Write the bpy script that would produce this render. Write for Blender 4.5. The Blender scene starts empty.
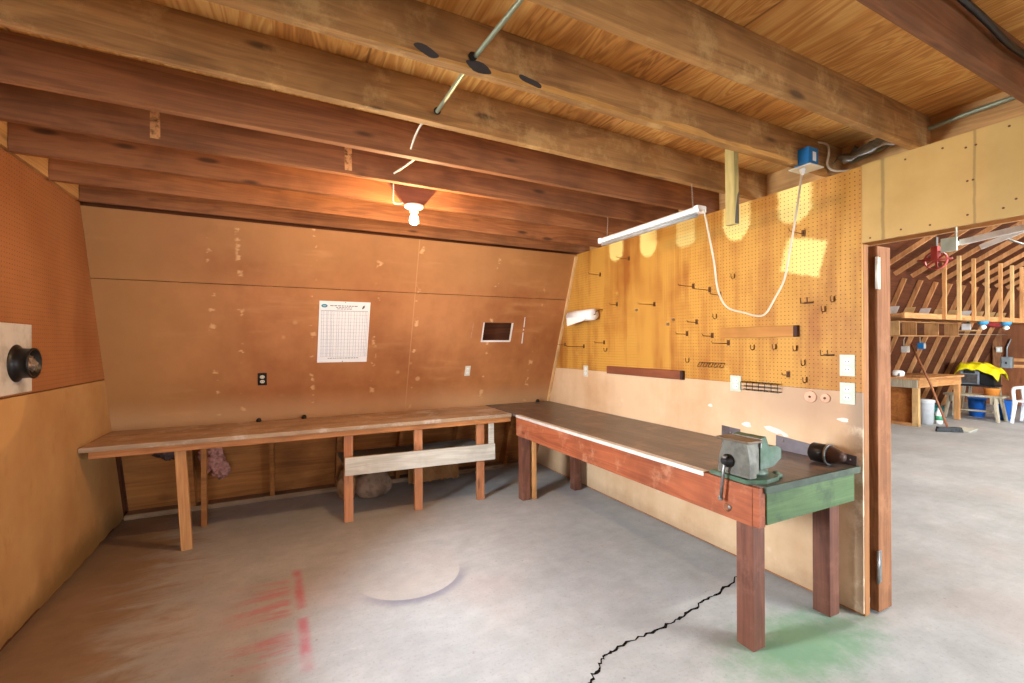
import bpy, bmesh, math, random
from mathutils import Vector, Matrix, noise
random.seed(7)
C = bpy.context.scene.collection
SC = bpy.context.scene
PI = math.pi

# ------------------------------------------------------------------ helpers
def lin(c):
    def f(v):
        v /= 255.0
        return v / 12.92 if v <= 0.04045 else ((v + 0.055) / 1.055) ** 2.4
    return (f(c[0]), f(c[1]), f(c[2]), 1.0)

class G:
    """small wrapper round a material's node tree"""
    def __init__(s, name):
        s.m = bpy.data.materials.new(name); s.m.use_nodes = True
        s.t = s.m.node_tree; s.t.nodes.clear()
        s.out = s.t.nodes.new('ShaderNodeOutputMaterial')
        s.b = s.t.nodes.new('ShaderNodeBsdfPrincipled')
        s.t.links.new(s.b.outputs[0], s.out.inputs[0])
        s.tc = s.t.nodes.new('ShaderNodeTexCoord'); s.oi = s.t.nodes.new('ShaderNodeObjectInfo')
        s.obj = s.tc.outputs['Object']; s.rnd = s.oi.outputs['Random']
    def put(s, sock, v):
        if isinstance(v, bpy.types.NodeSocket): s.t.links.new(v, sock)
        else: sock.default_value = v
    def n(s, kind, **kw):
        nd = s.t.nodes.new(kind)
        for k, v in kw.items(): setattr(nd, k, v)
        return nd
    def math(s, op, a, b=0.0, c=0.0):
        nd = s.n('ShaderNodeMath', operation=op)
        s.put(nd.inputs[0], a); s.put(nd.inputs[1], b); s.put(nd.inputs[2], c)
        return nd.outputs[0]
    def ss(s, e0, e1, x):
        nd = s.n('ShaderNodeMapRange', interpolation_type='SMOOTHSTEP')
        s.put(nd.inputs[0], x); s.put(nd.inputs[1], e0); s.put(nd.inputs[2], e1)
        nd.inputs[3].default_value = 0; nd.inputs[4].default_value = 1
        return nd.outputs[0]
    def mul(s, *a):
        r = a[0]
        for b in a[1:]: r = s.math('MULTIPLY', r, b)
        return r
    def add(s, *a):
        r = a[0]
        for b in a[1:]: r = s.math('ADD', r, b)
        return r
    def sub(s, a, b): return s.math('SUBTRACT', a, b)
    def mx(s, a, b): return s.math('MAXIMUM', a, b)
    def sep(s, v):
        nd = s.n('ShaderNodeSeparateXYZ'); s.put(nd.inputs[0], v); return nd.outputs
    def comb(s, x, y, z):
        nd = s.n('ShaderNodeCombineXYZ')
        for i, v in enumerate((x, y, z)): s.put(nd.inputs[i], v)
        return nd.outputs[0]
    def map(s, v, scale=(1, 1, 1), loc=(0, 0, 0)):
        nd = s.n('ShaderNodeMapping'); s.put(nd.inputs[0], v); s.put(nd.inputs[1], loc); s.put(nd.inputs[3], scale); return nd.outputs[0]
    def noise(s, v, scale=5, detail=4, rough=.55, dist=0.0):
        nd = s.n('ShaderNodeTexNoise'); s.put(nd.inputs['Vector'], v); nd.inputs['Scale'].default_value = scale
        nd.inputs['Detail'].default_value = detail; nd.inputs['Roughness'].default_value = rough; nd.inputs['Distortion'].default_value = dist
        return nd.outputs[0]
    def voro(s, v, scale=5):
        nd = s.n('ShaderNodeTexVoronoi'); s.put(nd.inputs['Vector'], v); nd.inputs['Scale'].default_value = scale
        return nd.outputs['Distance']
    def white(s, x):
        nd = s.n('ShaderNodeTexWhiteNoise', noise_dimensions='1D'); s.put(nd.inputs['W'], x); return nd.outputs[0]
    def mix(s, f, a, b, mode='MIX'):
        nd = s.n('ShaderNodeMix', data_type='RGBA', blend_type=mode)
        s.put(nd.inputs[0], f); s.put(nd.inputs[6], a); s.put(nd.inputs[7], b)
        return nd.outputs[2]
    def ramp(s, f, stops):
        nd = s.n('ShaderNodeValToRGB'); s.put(nd.inputs[0], f)
        e = nd.color_ramp.elements
        while len(e) < len(stops): e.new(0.5)
        for i, (p, c) in enumerate(stops): e[i].position = p; e[i].color = c
        return nd.outputs[0]
    def bump(s, h, strength=.3, dist=.01):
        nd = s.n('ShaderNodeBump'); nd.inputs['Strength'].default_value = strength; nd.inputs['Distance'].default_value = dist
        s.put(nd.inputs['Height'], h); s.t.links.new(nd.outputs[0], s.b.inputs['Normal'])
    def fin(s, col, rough=.6, metal=0.0, spec=.3):
        s.put(s.b.inputs['Base Color'], col); s.put(s.b.inputs['Roughness'], rough); s.put(s.b.inputs['Metallic'], metal)
        s.b.inputs['Specular IOR Level'].default_value = spec
        return s.m

def wood(name, dark, light, axis=0, rough=.65, scale=1.0, knots=.5, var=.35, wear=None, wear_amt=0.5):
    """sawn timber: grain along the given axis of the object, knots, piece-to-piece variation"""
    g = G(name)
    off = g.comb(g.mul(g.rnd, 37.0), g.mul(g.rnd, 11.3), g.mul(g.rnd, 23.7))
    v = g.n('ShaderNodeVectorMath', operation='ADD'); g.put(v.inputs[0], g.obj); g.put(v.inputs[1], off); v = v.outputs[0]
    st = [9.0 * scale] * 3; st[axis] = .8 * scale
    big = g.noise(g.map(v, st), 1.0, 3, .5, .6)
    ring = g.math('SINE', g.mul(big, 42.0))
    st2 = [160.0 * scale] * 3; st2[axis] = 4.0 * scale
    fine = g.noise(g.map(v, st2), 1.0, 3, .6)
    f = g.add(g.mul(g.add(ring, 1.0), .075), g.mul(fine, .36), g.mul(big, .50))
    col = g.ramp(f, [(.25, lin(dark)), (.75, lin(light))])
    blot = g.noise(v, 2.3, 4, .6)
    col = g.mix(g.mul(g.ss(.42, .75, blot), .45), col, lin([x * .62 for x in dark]))
    sk = [8.0 * scale] * 3; sk[axis] = 2.2 * scale
    kd = g.voro(g.map(v, sk), 1.0)
    kn = g.sub(1.0, g.ss(.06, .17, kd))
    if knots: col = g.mix(g.mul(kn, knots), col, lin([x * .33 for x in dark]))
    if wear is not None:
        w = g.ss(.5, .68, g.noise(v, 5.0, 6, .7))
        col = g.mix(g.mul(w, wear_amt), col, lin(wear))
    hs = g.n('ShaderNodeHueSaturation'); g.put(hs.inputs['Color'], col)
    g.put(hs.inputs['Value'], g.add(1.0 - var / 2, g.mul(g.white(g.mul(g.rnd, 91.7)), var)))
    g.bump(g.add(fine, g.mul(kn, .5)), .25, .004)
    return g.fin(hs.outputs[0], rough)

def plain(name, c, rough=.5, metal=0.0, spec=.4, mott=.12, scale=12, dirt=None, dirt_amt=.5, dscale=6):
    g = G(name)
    nz = g.noise(g.obj, scale, 4, .6)
    a = lin(c); b = tuple(x * (1 - mott * 2.2) for x in a[:3]) + (1,)
    col = g.mix(g.ss(.4, .75, nz), a, b)
    if dirt: col = g.mix(g.mul(g.ss(.45, .7, g.noise(g.obj, dscale, 5, .65)), dirt_amt), col, lin(dirt))
    g.bump(nz, .08, .003)
    return g.fin(col, g.add(rough - .08, g.mul(nz, .16)), metal, spec)

class MB:
    """collects shapes into one mesh"""
    def __init__(s): s.bm = bmesh.new()
    def _add(s, tmp):
        me = bpy.data.meshes.new('tmp'); tmp.to_mesh(me); tmp.free(); s.bm.from_mesh(me); bpy.data.meshes.remove(me); return s
    def hull8(s, pts, bev=0.0):
        """eight corners: bottom 4 anticlockwise then top 4"""
        t = bmesh.new(); v = [t.verts.new(p) for p in pts]
        for f in ((3, 2, 1, 0), (4, 5, 6, 7), (0, 1, 5, 4), (1, 2, 6, 5), (2, 3, 7, 6), (3, 0, 4, 7)): t.faces.new([v[i] for i in f])
        bmesh.ops.recalc_face_normals(t, faces=t.faces)
        if bev: bmesh.ops.bevel(t, geom=list(t.edges), offset=bev, segments=2, affect='EDGES', profile=.6)
        return s._add(t)
    def box(s, a, b, bev=0.0):
        x0, y0, z0 = [min(p, q) for p, q in zip(a, b)]; x1, y1, z1 = [max(p, q) for p, q in zip(a, b)]
        return s.hull8([(x0, y0, z0), (x1, y0, z0), (x1, y1, z0), (x0, y1, z0), (x0, y0, z1), (x1, y0, z1), (x1, y1, z1), (x0, y1, z1)], bev)
    def bar(s, p0, p1, w, h, side=(1, 0, 0), bev=0.0, w1=None, h1=None):
        """square timber between two points; w along 'side', h across"""
        p0, p1 = Vector(p0), Vector(p1); d = (p1 - p0).normalized()
        sd = Vector(side); sd = (sd - d * sd.dot(d)).normalized(); up = d.cross(sd)
        w1 = w if w1 is None else w1; h1 = h if h1 is None else h1
        q = lambda p, w, h: [p + sd * (i * w / 2) + up * (j * h / 2) for i, j in ((-1, -1), (1, -1), (1, 1), (-1, 1))]
        return s.hull8(q(p0, w, h) + q(p1, w1, h1), bev)
    def tube(s, pts, r, seg=10, r1=None):
        pts = [Vector(p) for p in pts]; t = bmesh.new(); rings = []
        nrm = None
        for i, p in enumerate(pts):
            d = (pts[min(i + 1, len(pts) - 1)] - pts[max(i - 1, 0)]).normalized()
            if nrm is None: nrm = d.orthogonal().normalized()
            else: nrm = (nrm - d * nrm.dot(d)).normalized()
            bn = d.cross(nrm)
            rr = r if r1 is None else r + (r1 - r) * i / (len(pts) - 1)
            rings.append([t.verts.new(p + nrm * math.cos(2 * PI * k / seg) * rr + bn * math.sin(2 * PI * k / seg) * rr) for k in range(seg)])
        for a, b in zip(rings, rings[1:]):
            for k in range(seg): t.faces.new((a[k], a[(k + 1) % seg], b[(k + 1) % seg], b[k]))
        t.faces.new(rings[0][::-1]); t.faces.new(rings[-1])
        for f in t.faces: f.smooth = len(f.verts) == 4
        bmesh.ops.recalc_face_normals(t, faces=t.faces)
        return s._add(t)
    def lathe(s, prof, base, axis=(0, 0, 1), seg=28, cap=True):
        """profile of (radius, height along axis) turned round the axis"""
        t = bmesh.new(); ax = Vector(axis).normalized(); u = ax.orthogonal().normalized(); w = ax.cross(u); b = Vector(base); rings = []
        for r, h in prof:
            rings.append([t.verts.new(b + ax * h + (u * math.cos(2 * PI * k / seg) + w * math.sin(2 * PI * k / seg)) * max(r, 1e-4)) for k in range(seg)])
        for p, q in zip(rings, rings[1:]):
            for k in range(seg):
                f = t.faces.new((p[k], p[(k + 1) % seg], q[(k + 1) % seg], q[k])); f.smooth = True
        if cap: t.faces.new(rings[0][::-1]); t.faces.new(rings[-1])
        bmesh.ops.recalc_face_normals(t, faces=t.faces)
        return s._add(t)
    def prism(s, poly, thick):
        """polygon of 3-D points pushed along vector thick"""
        t = bmesh.new(); th = Vector(thick)
        a = [t.verts.new(p) for p in poly]; b = [t.verts.new(Vector(p) + th) for p in poly]
        t.faces.new(a); t.faces.new(b[::-1])
        for i in range(len(a)): t.faces.new((a[i], b[i], b[(i + 1) % len(a)], a[(i + 1) % len(a)]))
        bmesh.ops.recalc_face_normals(t, faces=t.faces)
        return s._add(t)
    def blob(s, c, r, amp=.15, freq=3.0, sub=4, seed=0, flat=None):
        t = bmesh.new(); bmesh.ops.create_icosphere(t, subdivisions=sub, radius=1)
        for v in t.verts:
            k = 1 + amp * noise.fractal(v.co * freq + Vector((seed, seed * 2.3, 0)), .8, 2.1, 4)
            v.co = Vector((v.co.x * r[0] * k, v.co.y * r[1] * k, v.co.z * r[2] * k)) + Vector(c)
            if flat is not None and v.co.z < flat: v.co.z = flat
        for f in t.faces: f.smooth = True
        return s._add(t)
    def build(s, name, mat, parent=None, origin=None):
        """links as ONE mesh object; points are given in world space, or relative to the parent's empty"""
        o0 = Vector(origin) if origin is not None else (Vector(parent['at']) if parent is not None and 'at' in parent else Vector((0, 0, 0)))
        for v in s.bm.verts: v.co -= o0
        me = bpy.data.meshes.new(name); s.bm.to_mesh(me); s.bm.free()
        me.materials.append(mat); o = bpy.data.objects.new(name, me); C.objects.link(o)
        if parent is not None:
            o.parent = parent
            o.location = Vector((0, 0, 0)) if origin is None else o0 - Vector(parent['at'])
            o['at'] = tuple(o0)
        else: o.location = o0; o['at'] = tuple(o0)
        return o

def tag(o, label, cat, group=None, kind=None):
    o['label'] = label; o['category'] = cat
    if group: o['group'] = group
    if kind: o['kind'] = kind
    return o
def thing(name, at, label, cat, group=None):
    o = bpy.data.objects.new(name, None); o.empty_display_size = .05; C.objects.link(o); o.location = at; o['at'] = tuple(at)
    return tag(o, label, cat, group)
def copy_tree(root, at, label):
    c = root.copy(); C.objects.link(c); c.location = at; c['at'] = tuple(at); c['label'] = label
    for ch in list(root.children):
        k = ch.copy(); C.objects.link(k); k.parent = c
        for g2 in ch.children:
            j = g2.copy(); C.objects.link(j); j.parent = k
    return c

# ------------------------------------------------------------------ measured place (metres)
XL, XR, YB, K = -1.27, 2.894, 5.1155, .3731          # left wall, right wall, back wall foot, lean of back wall per metre up
ZJ, ZC = 2.53, 2.712                                  # joist underside, ceiling underside
TOP = .84                                             # bench height
back = lambda z: YB - K * z

# ------------------------------------------------------------------ materials
W_JOIST = wood('rough_brown_joist', (112, 66, 38), (170, 112, 68), 0, .7, 1.0, .75, .3)
W_JOIST_GREY = wood('grey_brown_joist', (124, 84, 46), (192, 140, 80), 0, .7, 1.0, .7, .15, (222, 180, 114), .4)
W_JOIST_FRONT = wood('dark_front_joist', (96, 58, 34), (150, 96, 58), 0, .7, 1.0, .6, .2)
W_PINE_Z = wood('pine_upright', (178, 116, 66), (226, 172, 112), 2, .6, 1.0, .5, .25)
W_PINE_X = wood('pine_long_x', (172, 112, 62), (222, 166, 108), 0, .6, 1.0, .5, .2)
W_PINE_Y = wood('pine_long_y', (172, 112, 62), (222, 166, 108), 1, .6, 1.0, .5, .2)
W_RED_Z = wood('reddish_leg', (164, 98, 60), (208, 144, 100), 2, .6, 1.0, .5, .2)
W_BENCH = wood('worn_bench_top', (140, 112, 86), (194, 164, 132), 0, .5, .8, .35, .1, (204, 192, 182), .6)
W_RAIL = wood('bench_edge', (150, 88, 46), (206, 140, 84), 0, .6, 1.0, .4, .1)
W_DARKTOP = wood('dark_bench_top', (70, 62, 58), (116, 104, 98), 1, .34, .6, .1, .1, (150, 116, 90), .5)
W_REDAPRON = wood('red_stained_apron', (122, 58, 34), (172, 96, 60), 1, .5, 1.0, .4, .1, (184, 128, 98), .55)
W_GREEN = wood('green_painted_end', (58, 84, 46), (94, 118, 72), 0, .5, 1.0, .2, .05, (44, 58, 40), .6)
W_MAROON = wood('maroon_leg', (84, 48, 38), (130, 82, 62), 2, .5, 1.0, .25, .15, (166, 116, 92), .25)
W_WHITE = wood('whitewashed_board', (176, 168, 152), (222, 216, 204), 0, .7, 1.0, .5, .1, (186, 176, 160), .5)
W_GREYBOARD = wood('grey_shelf_board', (120, 112, 104), (168, 160, 150), 0, .7, 1.0, .2, .1)
W_STRIPRED = wood('redwood_strip', (112, 58, 38), (150, 88, 58), 1, .5, 1.0, .1, .05)
W_STRIPTAN = wood('tan_strip', (160, 102, 44), (190, 130, 62), 1, .5, 1.0, .1, .05)
W_DOOR = wood('weathered_door', (108, 64, 36), (162, 108, 68), 2, .7, 1.2, .3, .1, (176, 122, 82), .4)
W_RAFTER = wood('barn_rafter', (170, 110, 64), (222, 164, 108), 2, .7, .8, .3, .3)
W_SHEATH = wood('dark_sheathing', (70, 36, 18), (112, 60, 30), 0, .8, .6, .3, .1)
W_LOWPLY = wood('low_plywood', (128, 74, 32), (184, 118, 60), 0, .7, .7, .3, .1)
W_LIGHT = wood('light_trim', (196, 150, 96), (226, 186, 130), 2, .6, 1.0, .2, .1)
W_STAND = wood('weathered_saw_bench', (146, 132, 110), (196, 184, 160), 2, .75, 1.0, .3, .15)
W_RIM = wood('rim_board', (164, 116, 66), (210, 162, 100), 1, .7, 1.0, .4, .1)

M_STEEL = plain('worn_steel', (150, 150, 148), .4, .85, .5, .15, 20, (88, 78, 66), .5)
M_VISE = plain('grey_vise_iron', (108, 103, 93), .45, .55, .5, .2, 16, (92, 100, 84), .6)
M_VISEGREEN = plain('green_vise_base', (72, 96, 74), .45, .2, .4, .2, 14, (120, 130, 124), .5)
M_BLACK = plain('black_iron', (34, 30, 28), .4, .4, .5, .1)
M_DARKWIRE = plain('dark_wire', (104, 66, 36), .5, .5, .4, .1)
M_BRIGHTWIRE = plain('bright_wire', (176, 166, 150), .35, .8, .5, .1)
M_PLATE = plain('grey_steel_plate', (112, 104, 108), .45, .5, .5, .15, 9, (92, 72, 60), .5)
M_WHITE = plain('white_enamel', (236, 234, 230), .35, 0, .5, .03)
M_IVORY = plain('ivory_plastic', (206, 202, 182), .4, 0, .5, .03)
M_SWITCH = plain('pale_plate', (196, 204, 184), .4, 0, .5, .03)
M_CORD = plain('white_cord', (206, 190, 164), .5, 0, .4, .03)
M_BLUE = plain('blue_plastic', (28, 116, 178), .45, 0, .4, .08)
M_PAPER = plain('paper', (238, 240, 244), .8, 0, .2, .01)
M_TOWEL = plain('paper_towel', (240, 236, 230), .9, 0, .1, .02)
M_INK = plain('grey_ink', (150, 156, 172), .8, 0, .1, .05)
M_INKDARK = plain('dark_ink', (92, 92, 104), .8, 0, .1, .05)
M_TEAL = plain('teal_ink', (52, 128, 156), .8, 0, .1, .03)
M_PEACHDISC = plain('peach_wooden_disc', (226, 176, 146), .7, 0, .2, .1)
M_CONDUIT = plain('grey_green_conduit', (146, 150, 122), .45, .4, .4, .1)
M_CRACK = plain('crack_gap', (28, 26, 24), .95, 0, 0, .1)
M_BARK = plain('dark_bark', (62, 54, 50), .9)
M_PINK = plain('pink_insulation', (184, 128, 114), .95, 0, .05, .25, 30, (110, 64, 52), .6, 22)
M_SACK = plain('dusty_sackcloth', (150, 122, 102), .9, 0, .1, .2, 20, (116, 88, 70), .6)
M_CARD = plain('brown_card', (150, 104, 64), .85, 0, .1, .1, 6, (120, 78, 46), .5)
M_FILLER = plain('white_filler', (222, 214, 204), .85, 0, .1, .06)
M_PORC = plain('porcelain', (240, 232, 216), .3, 0, .5, .02)
M_RED = plain('red_cast_iron', (176, 72, 64), .5, .2, .4, .1)
M_PALEGREEN = plain('pale_green_board', (206, 222, 208), .6, 0, .3, .08)
M_RAILWHITE = plain('galvanised_rail', (228, 222, 214), .5, .1, .5, .08)
M_GREYBOX = plain('grey_enclosure', (140, 146, 146), .45, .2, .4, .08)
M_MACHINE = plain('grey_machine', (150, 156, 164), .45, .3, .4, .1)
M_DARKPL = plain('dark_plastic', (40, 40, 40), .5, 0, .4, .1)
M_YELLOW = plain('yellow_tarp', (232, 214, 24), .5, 0, .4, .08)
M_ORANGE = plain('orange_tub', (206, 128, 52), .5, 0, .4, .08)
M_BUCKET = plain('blue_bucket', (34, 104, 196), .4, 0, .4, .06)
M_BIN = plain('white_bin', (206, 208, 210), .45, 0, .4, .06)
M_CHAIR = plain('white_plastic_chair', (240, 240, 240), .35, 0, .5, .02)
M_CYAN = plain('teal_hose', (34, 128, 128), .5, 0, .4, .1)
M_GREENBTL = plain('green_bottle', (96, 140, 96), .4, 0, .4, .1)
M_MAROONPL = plain('maroon_cloth', (120, 34, 34), .8, 0, .2, .1)
M_TARP = plain('dark_plastic_sheet', (92, 76, 58), .35, 0, .5, .3, 14, (110, 96, 76), .5)

def emit(name, c, strength):
    g = G(name); e = g.n('ShaderNodeEmission'); e.inputs[0].default_value = c; e.inputs[1].default_value = strength
    g.t.links.new(e.outputs[0], g.out.inputs[0]); return g.m
M_BULB = emit('lit_bulb', (1, .80, .52, 1), 60)
M_TUBE = emit('lit_tube', (1, .97, .9, 1), 14)
gl = G('window_glass'); tr = gl.n('ShaderNodeBsdfTransparent'); gs = gl.n('ShaderNodeBsdfGlossy'); gs.inputs['Roughness'].default_value = .02
fr = gl.n('ShaderNodeFresnel'); fr.inputs[0].default_value = 1.45; ms = gl.n('ShaderNodeMixShader')
gl.t.links.new(fr.outputs[0], ms.inputs[0]); gl.t.links.new(tr.outputs[0], ms.inputs[1]); gl.t.links.new(gs.outputs[0], ms.inputs[2]); gl.t.links.new(ms.outputs[0], gl.out.inputs[0])
M_GLASS = gl.m

# concrete floor with old paint and dirt on it
def floor_mat():
    g = G('concrete'); p = g.obj; x, y, z = g.sep(p)
    n1 = g.noise(p, 1.3, 6, .62); n2 = g.noise(p, 9, 6, .65); n3 = g.noise(p, 60, 3, .6)
    st = g.noise(g.map(p, (2.2, 7.5, 1)), 1.0, 6, .68, .8)            # broom streaks
    base = g.ramp(g.add(g.mul(n1, .5), g.mul(n2, .3), g.mul(st, .2)), [(.3, lin((146, 147, 148))), (.52, lin((172, 174, 175))), (.72, lin((194, 196, 197)))])
    base = g.mix(g.mul(g.ss(.52, .75, n3), .3), base, lin((120, 116, 112)))
    base = g.mix(g.mul(g.ss(.56, .8, g.noise(g.map(p, (3, 11, 1), (5, 1, 0)), 1.6, 7, .75)), .35), base, lin((132, 128, 124)))
    base = g.mix(g.mul(g.sub(1.0, g.ss(.02, .06, g.voro(p, 6.0))), .45), base, lin((112, 104, 98)))
    base = g.mix(g.mul(g.ss(.6, .78, g.noise(g.map(p, (4, 9, 1), (1, 7, 0)), 1.1, 6, .7)), .35), base, lin((216, 214, 208)))
    # oily brown dirt in the left corner
    d = g.add(g.mul(g.add(x, .62), -1.15), g.mul(g.sub(st, .5), 1.5), g.mul(g.sub(n1, .5), .9))
    dirt = g.mul(g.ss(-.25, .45, d), .88)
    base = g.mix(dirt, base, g.mix(n2, lin((112, 86, 60)), lin((160, 132, 98))))
    # pinkish blush
    base = g.mix(g.mul(g.ss(.52, .72, g.noise(g.map(p, (1, 1, 1), (4, 2, 0)), 1.1, 3, .5)), .22), base, lin((186, 160, 150)))
    nj = g.sub(g.noise(p, 22, 4, .7), .5)
    def band(v, a, b, e): return g.mul(g.ss(a - e, a + e, v), g.sub(1.0, g.ss(b - e, b + e, v)))
    yj = g.add(y, g.mul(nj, .06)); xj = g.add(x, g.mul(nj, .03), g.mul(g.sub(y, 2.9), .022))
    rough_paint = g.ss(.34, .66, g.noise(p, 5, 5, .6))
    line = g.mul(band(xj, .055, .105, .02), band(yj, 2.36, 3.44, .05), g.sub(1.0, band(yj, 2.83, 2.93, .02)))
    base = g.mix(g.mul(line, g.add(.2, g.mul(rough_paint, .55))), base, lin((186, 92, 104)))
    fade = g.ss(-.42, .0, g.add(x, g.mul(nj, .3)))
    smear = g.mul(fade, g.sub(1.0, g.ss(.0, .05, xj)), band(yj, 2.5, 3.33, .08), g.sub(1.0, band(yj, 2.72, 2.88, .03)), g.ss(.4, .62, g.noise(g.map(p, (2.0, 14, 1)), 1.0, 5, .7)))
    base = g.mix(g.mul(smear, .72), base, lin((190, 104, 112)))
    # ring left by a round pail: clean disc, bluish overspray below it
    dx = g.sub(x, .74); dy = g.sub(y, 3.08)
    rr = g.math('SQRT', g.add(g.mul(dx, dx), g.mul(dy, dy)))
    disc = g.sub(1.0, g.ss(.34, .352, rr))
    base = g.mix(g.mul(disc, .18, g.ss(-.1, .25, g.mul(dy, -1.0))), base, lin((206, 198, 186)))
    low = g.ss(.05, .34, g.mul(g.add(dy, g.mul(dx, -.15)), -1.0))
    arc = g.mul(g.ss(.345, .352, rr), g.sub(1.0, g.ss(.352, .44, g.add(rr, g.mul(nj, .05)))), low)
    base = g.mix(g.mul(arc, .6), base, lin((96, 98, 124)))
    # green overspray round the near bench leg
    gx = g.math('DIVIDE', g.sub(x, 2.38), .62); gy = g.math('DIVIDE', g.sub(y, 1.42), .28)
    ge = g.math('SQRT', g.add(g.mul(gx, gx), g.mul(gy, gy)))
    gm = g.mul(g.sub(1.0, g.ss(.25, 1.15, g.add(ge, g.mul(g.sub(n2, .5), 1.1)))), .72)
    base = g.mix(gm, base, lin((96, 152, 106)))
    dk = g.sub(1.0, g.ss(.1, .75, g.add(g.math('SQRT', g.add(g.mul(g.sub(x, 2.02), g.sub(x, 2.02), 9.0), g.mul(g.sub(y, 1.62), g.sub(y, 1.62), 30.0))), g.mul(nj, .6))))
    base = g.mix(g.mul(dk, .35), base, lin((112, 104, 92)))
    g.bump(g.add(g.mul(n2, .6), g.mul(n3, .4)), .18, .004)
    return g.fin(base, g.add(.5, g.mul(n2, .25)), 0, .35)
M_FLOOR = floor_mat()

def blot_board(name, base_c, dark_c, pale_c, axes, spots=1.0, streak=.4, peg=None, patches=None, extra=None):
    """painted hardboard; axes = (along, up) coordinate indices; optional peg holes and paler patches"""
    g = G(name); p = g.obj; s = g.sep(p); u, v = s[axes[0]], s[axes[1]]
    n1 = g.noise(p, 1.1, 5, .6); n2 = g.noise(p, 6, 5, .65)
    sv = [7, 7, 7]; sv[axes[1]] = .7
    drip = g.noise(g.map(p, sv), 1.0, 4, .6)
    f = g.add(g.mul(n1, .55), g.mul(n2, .15), g.mul(drip, streak))
    mid = (.7 + streak) * .5
    col = g.ramp(f, [(mid - .10, lin(dark_c)), (mid + .07, lin(base_c))])
    vd = g.voro(p, 5.5)
    gate = g.ss(.55, .68, g.noise(g.map(p, (1, 1, 1), (9, 3, 1)), 1.6, 2, .5))
    col = g.mix(g.mul(g.sub(1.0, g.ss(.05, .17, g.add(vd, g.mul(g.sub(n2, .5), .2)))), gate, .6 * spots), col, lin(pale_c))
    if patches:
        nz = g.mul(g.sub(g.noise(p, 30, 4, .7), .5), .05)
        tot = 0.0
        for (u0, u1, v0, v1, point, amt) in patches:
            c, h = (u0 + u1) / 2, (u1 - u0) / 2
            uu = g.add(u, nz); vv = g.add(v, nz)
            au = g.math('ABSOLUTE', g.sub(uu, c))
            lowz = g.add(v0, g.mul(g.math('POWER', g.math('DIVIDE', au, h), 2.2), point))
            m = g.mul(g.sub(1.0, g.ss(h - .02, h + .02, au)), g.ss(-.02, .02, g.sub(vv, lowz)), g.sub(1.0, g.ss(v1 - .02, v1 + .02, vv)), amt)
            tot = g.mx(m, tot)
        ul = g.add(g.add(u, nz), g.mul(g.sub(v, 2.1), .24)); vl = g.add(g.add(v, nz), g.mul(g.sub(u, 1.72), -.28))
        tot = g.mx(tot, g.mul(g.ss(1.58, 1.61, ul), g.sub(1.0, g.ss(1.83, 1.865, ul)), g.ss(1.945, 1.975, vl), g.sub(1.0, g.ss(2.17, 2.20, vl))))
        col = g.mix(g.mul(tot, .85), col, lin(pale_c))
    if extra: col = extra(g, col, u, v, n2, n1)
    h = n2
    if peg:
        pu = g.sub(g.math('FRACT', g.mul(u, 1 / peg)), .5); pv = g.sub(g.math('FRACT', g.mul(v, 1 / peg)), .5)
        pr = g.math('SQRT', g.add(g.mul(pu, pu), g.mul(pv, pv)))
        hole = g.sub(1.0, g.ss(.10, .155, pr))
        col = g.mix(g.mul(hole, .85), col, lin((64, 34, 14)))
        h = g.sub(g.mul(n2, .3), g.mul(hole, 2.0))
    g.bump(h, .15, .004)
    return g.fin(col, g.add(.42, g.mul(n2, .25)), 0, .35)

def back_extra(g, col, u, v, n2, n1):
    kh = g.mx(g.sub(1.0, g.ss(-1.25, -.1, g.add(u, g.mul(g.sub(n1, .5), .9)))), g.mul(g.ss(1.9, 2.4, g.add(v, g.mul(g.sub(n1, .5), .6))), .6))
    col = g.mix(g.mul(kh, .6), col, lin((166, 124, 72)))
    tot = 0.0                                                       # filled nail holes in rows along the studs
    for i, uc in enumerate((-.53, -.33, .23, .78, 1.17, 1.98, 2.55)):
        c = g.sub(1.0, g.ss(.006, .034, g.math('ABSOLUTE', g.add(u, -uc, g.mul(g.sub(n2, .5), .06)))))
        tot = g.mx(tot, g.mul(c, g.ss(.58, .66, g.noise(g.comb(g.mul(u, 1.5), float(i) * 7.3, g.mul(v, 2.4)), 6.5, 3, .5))))
    col = g.mix(g.mul(tot, .6), col, lin((226, 184, 132)))
    sm = g.mul(g.ss(.5, .75, g.noise(g.map(g.obj, (1.2, 1, 9)), 1.0, 4, .6)), g.ss(.45, .6, g.noise(g.obj, 1.4, 2, .5)))
    col = g.mix(g.mul(sm, .25), col, lin((222, 170, 112)))
    band = g.sub(1.0, g.ss(.86, 1.12, g.add(v, g.mul(g.sub(n1, .5), .25))))       # rubbed paler strip above the bench
    col = g.mix(g.mul(band, .5), col, lin((206, 168, 124)))
    seam = g.sub(1.0, g.ss(.002, .006, g.math('ABSOLUTE', g.sub(u, 1.133))))
    return g.mix(g.mul(seam, .4), col, lin((206, 160, 110)))
M_BACK = blot_board('tan_painted_board', (178, 118, 70), (148, 90, 48), (224, 180, 130), (0, 2), .8, .1, None, None, back_extra)
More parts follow.
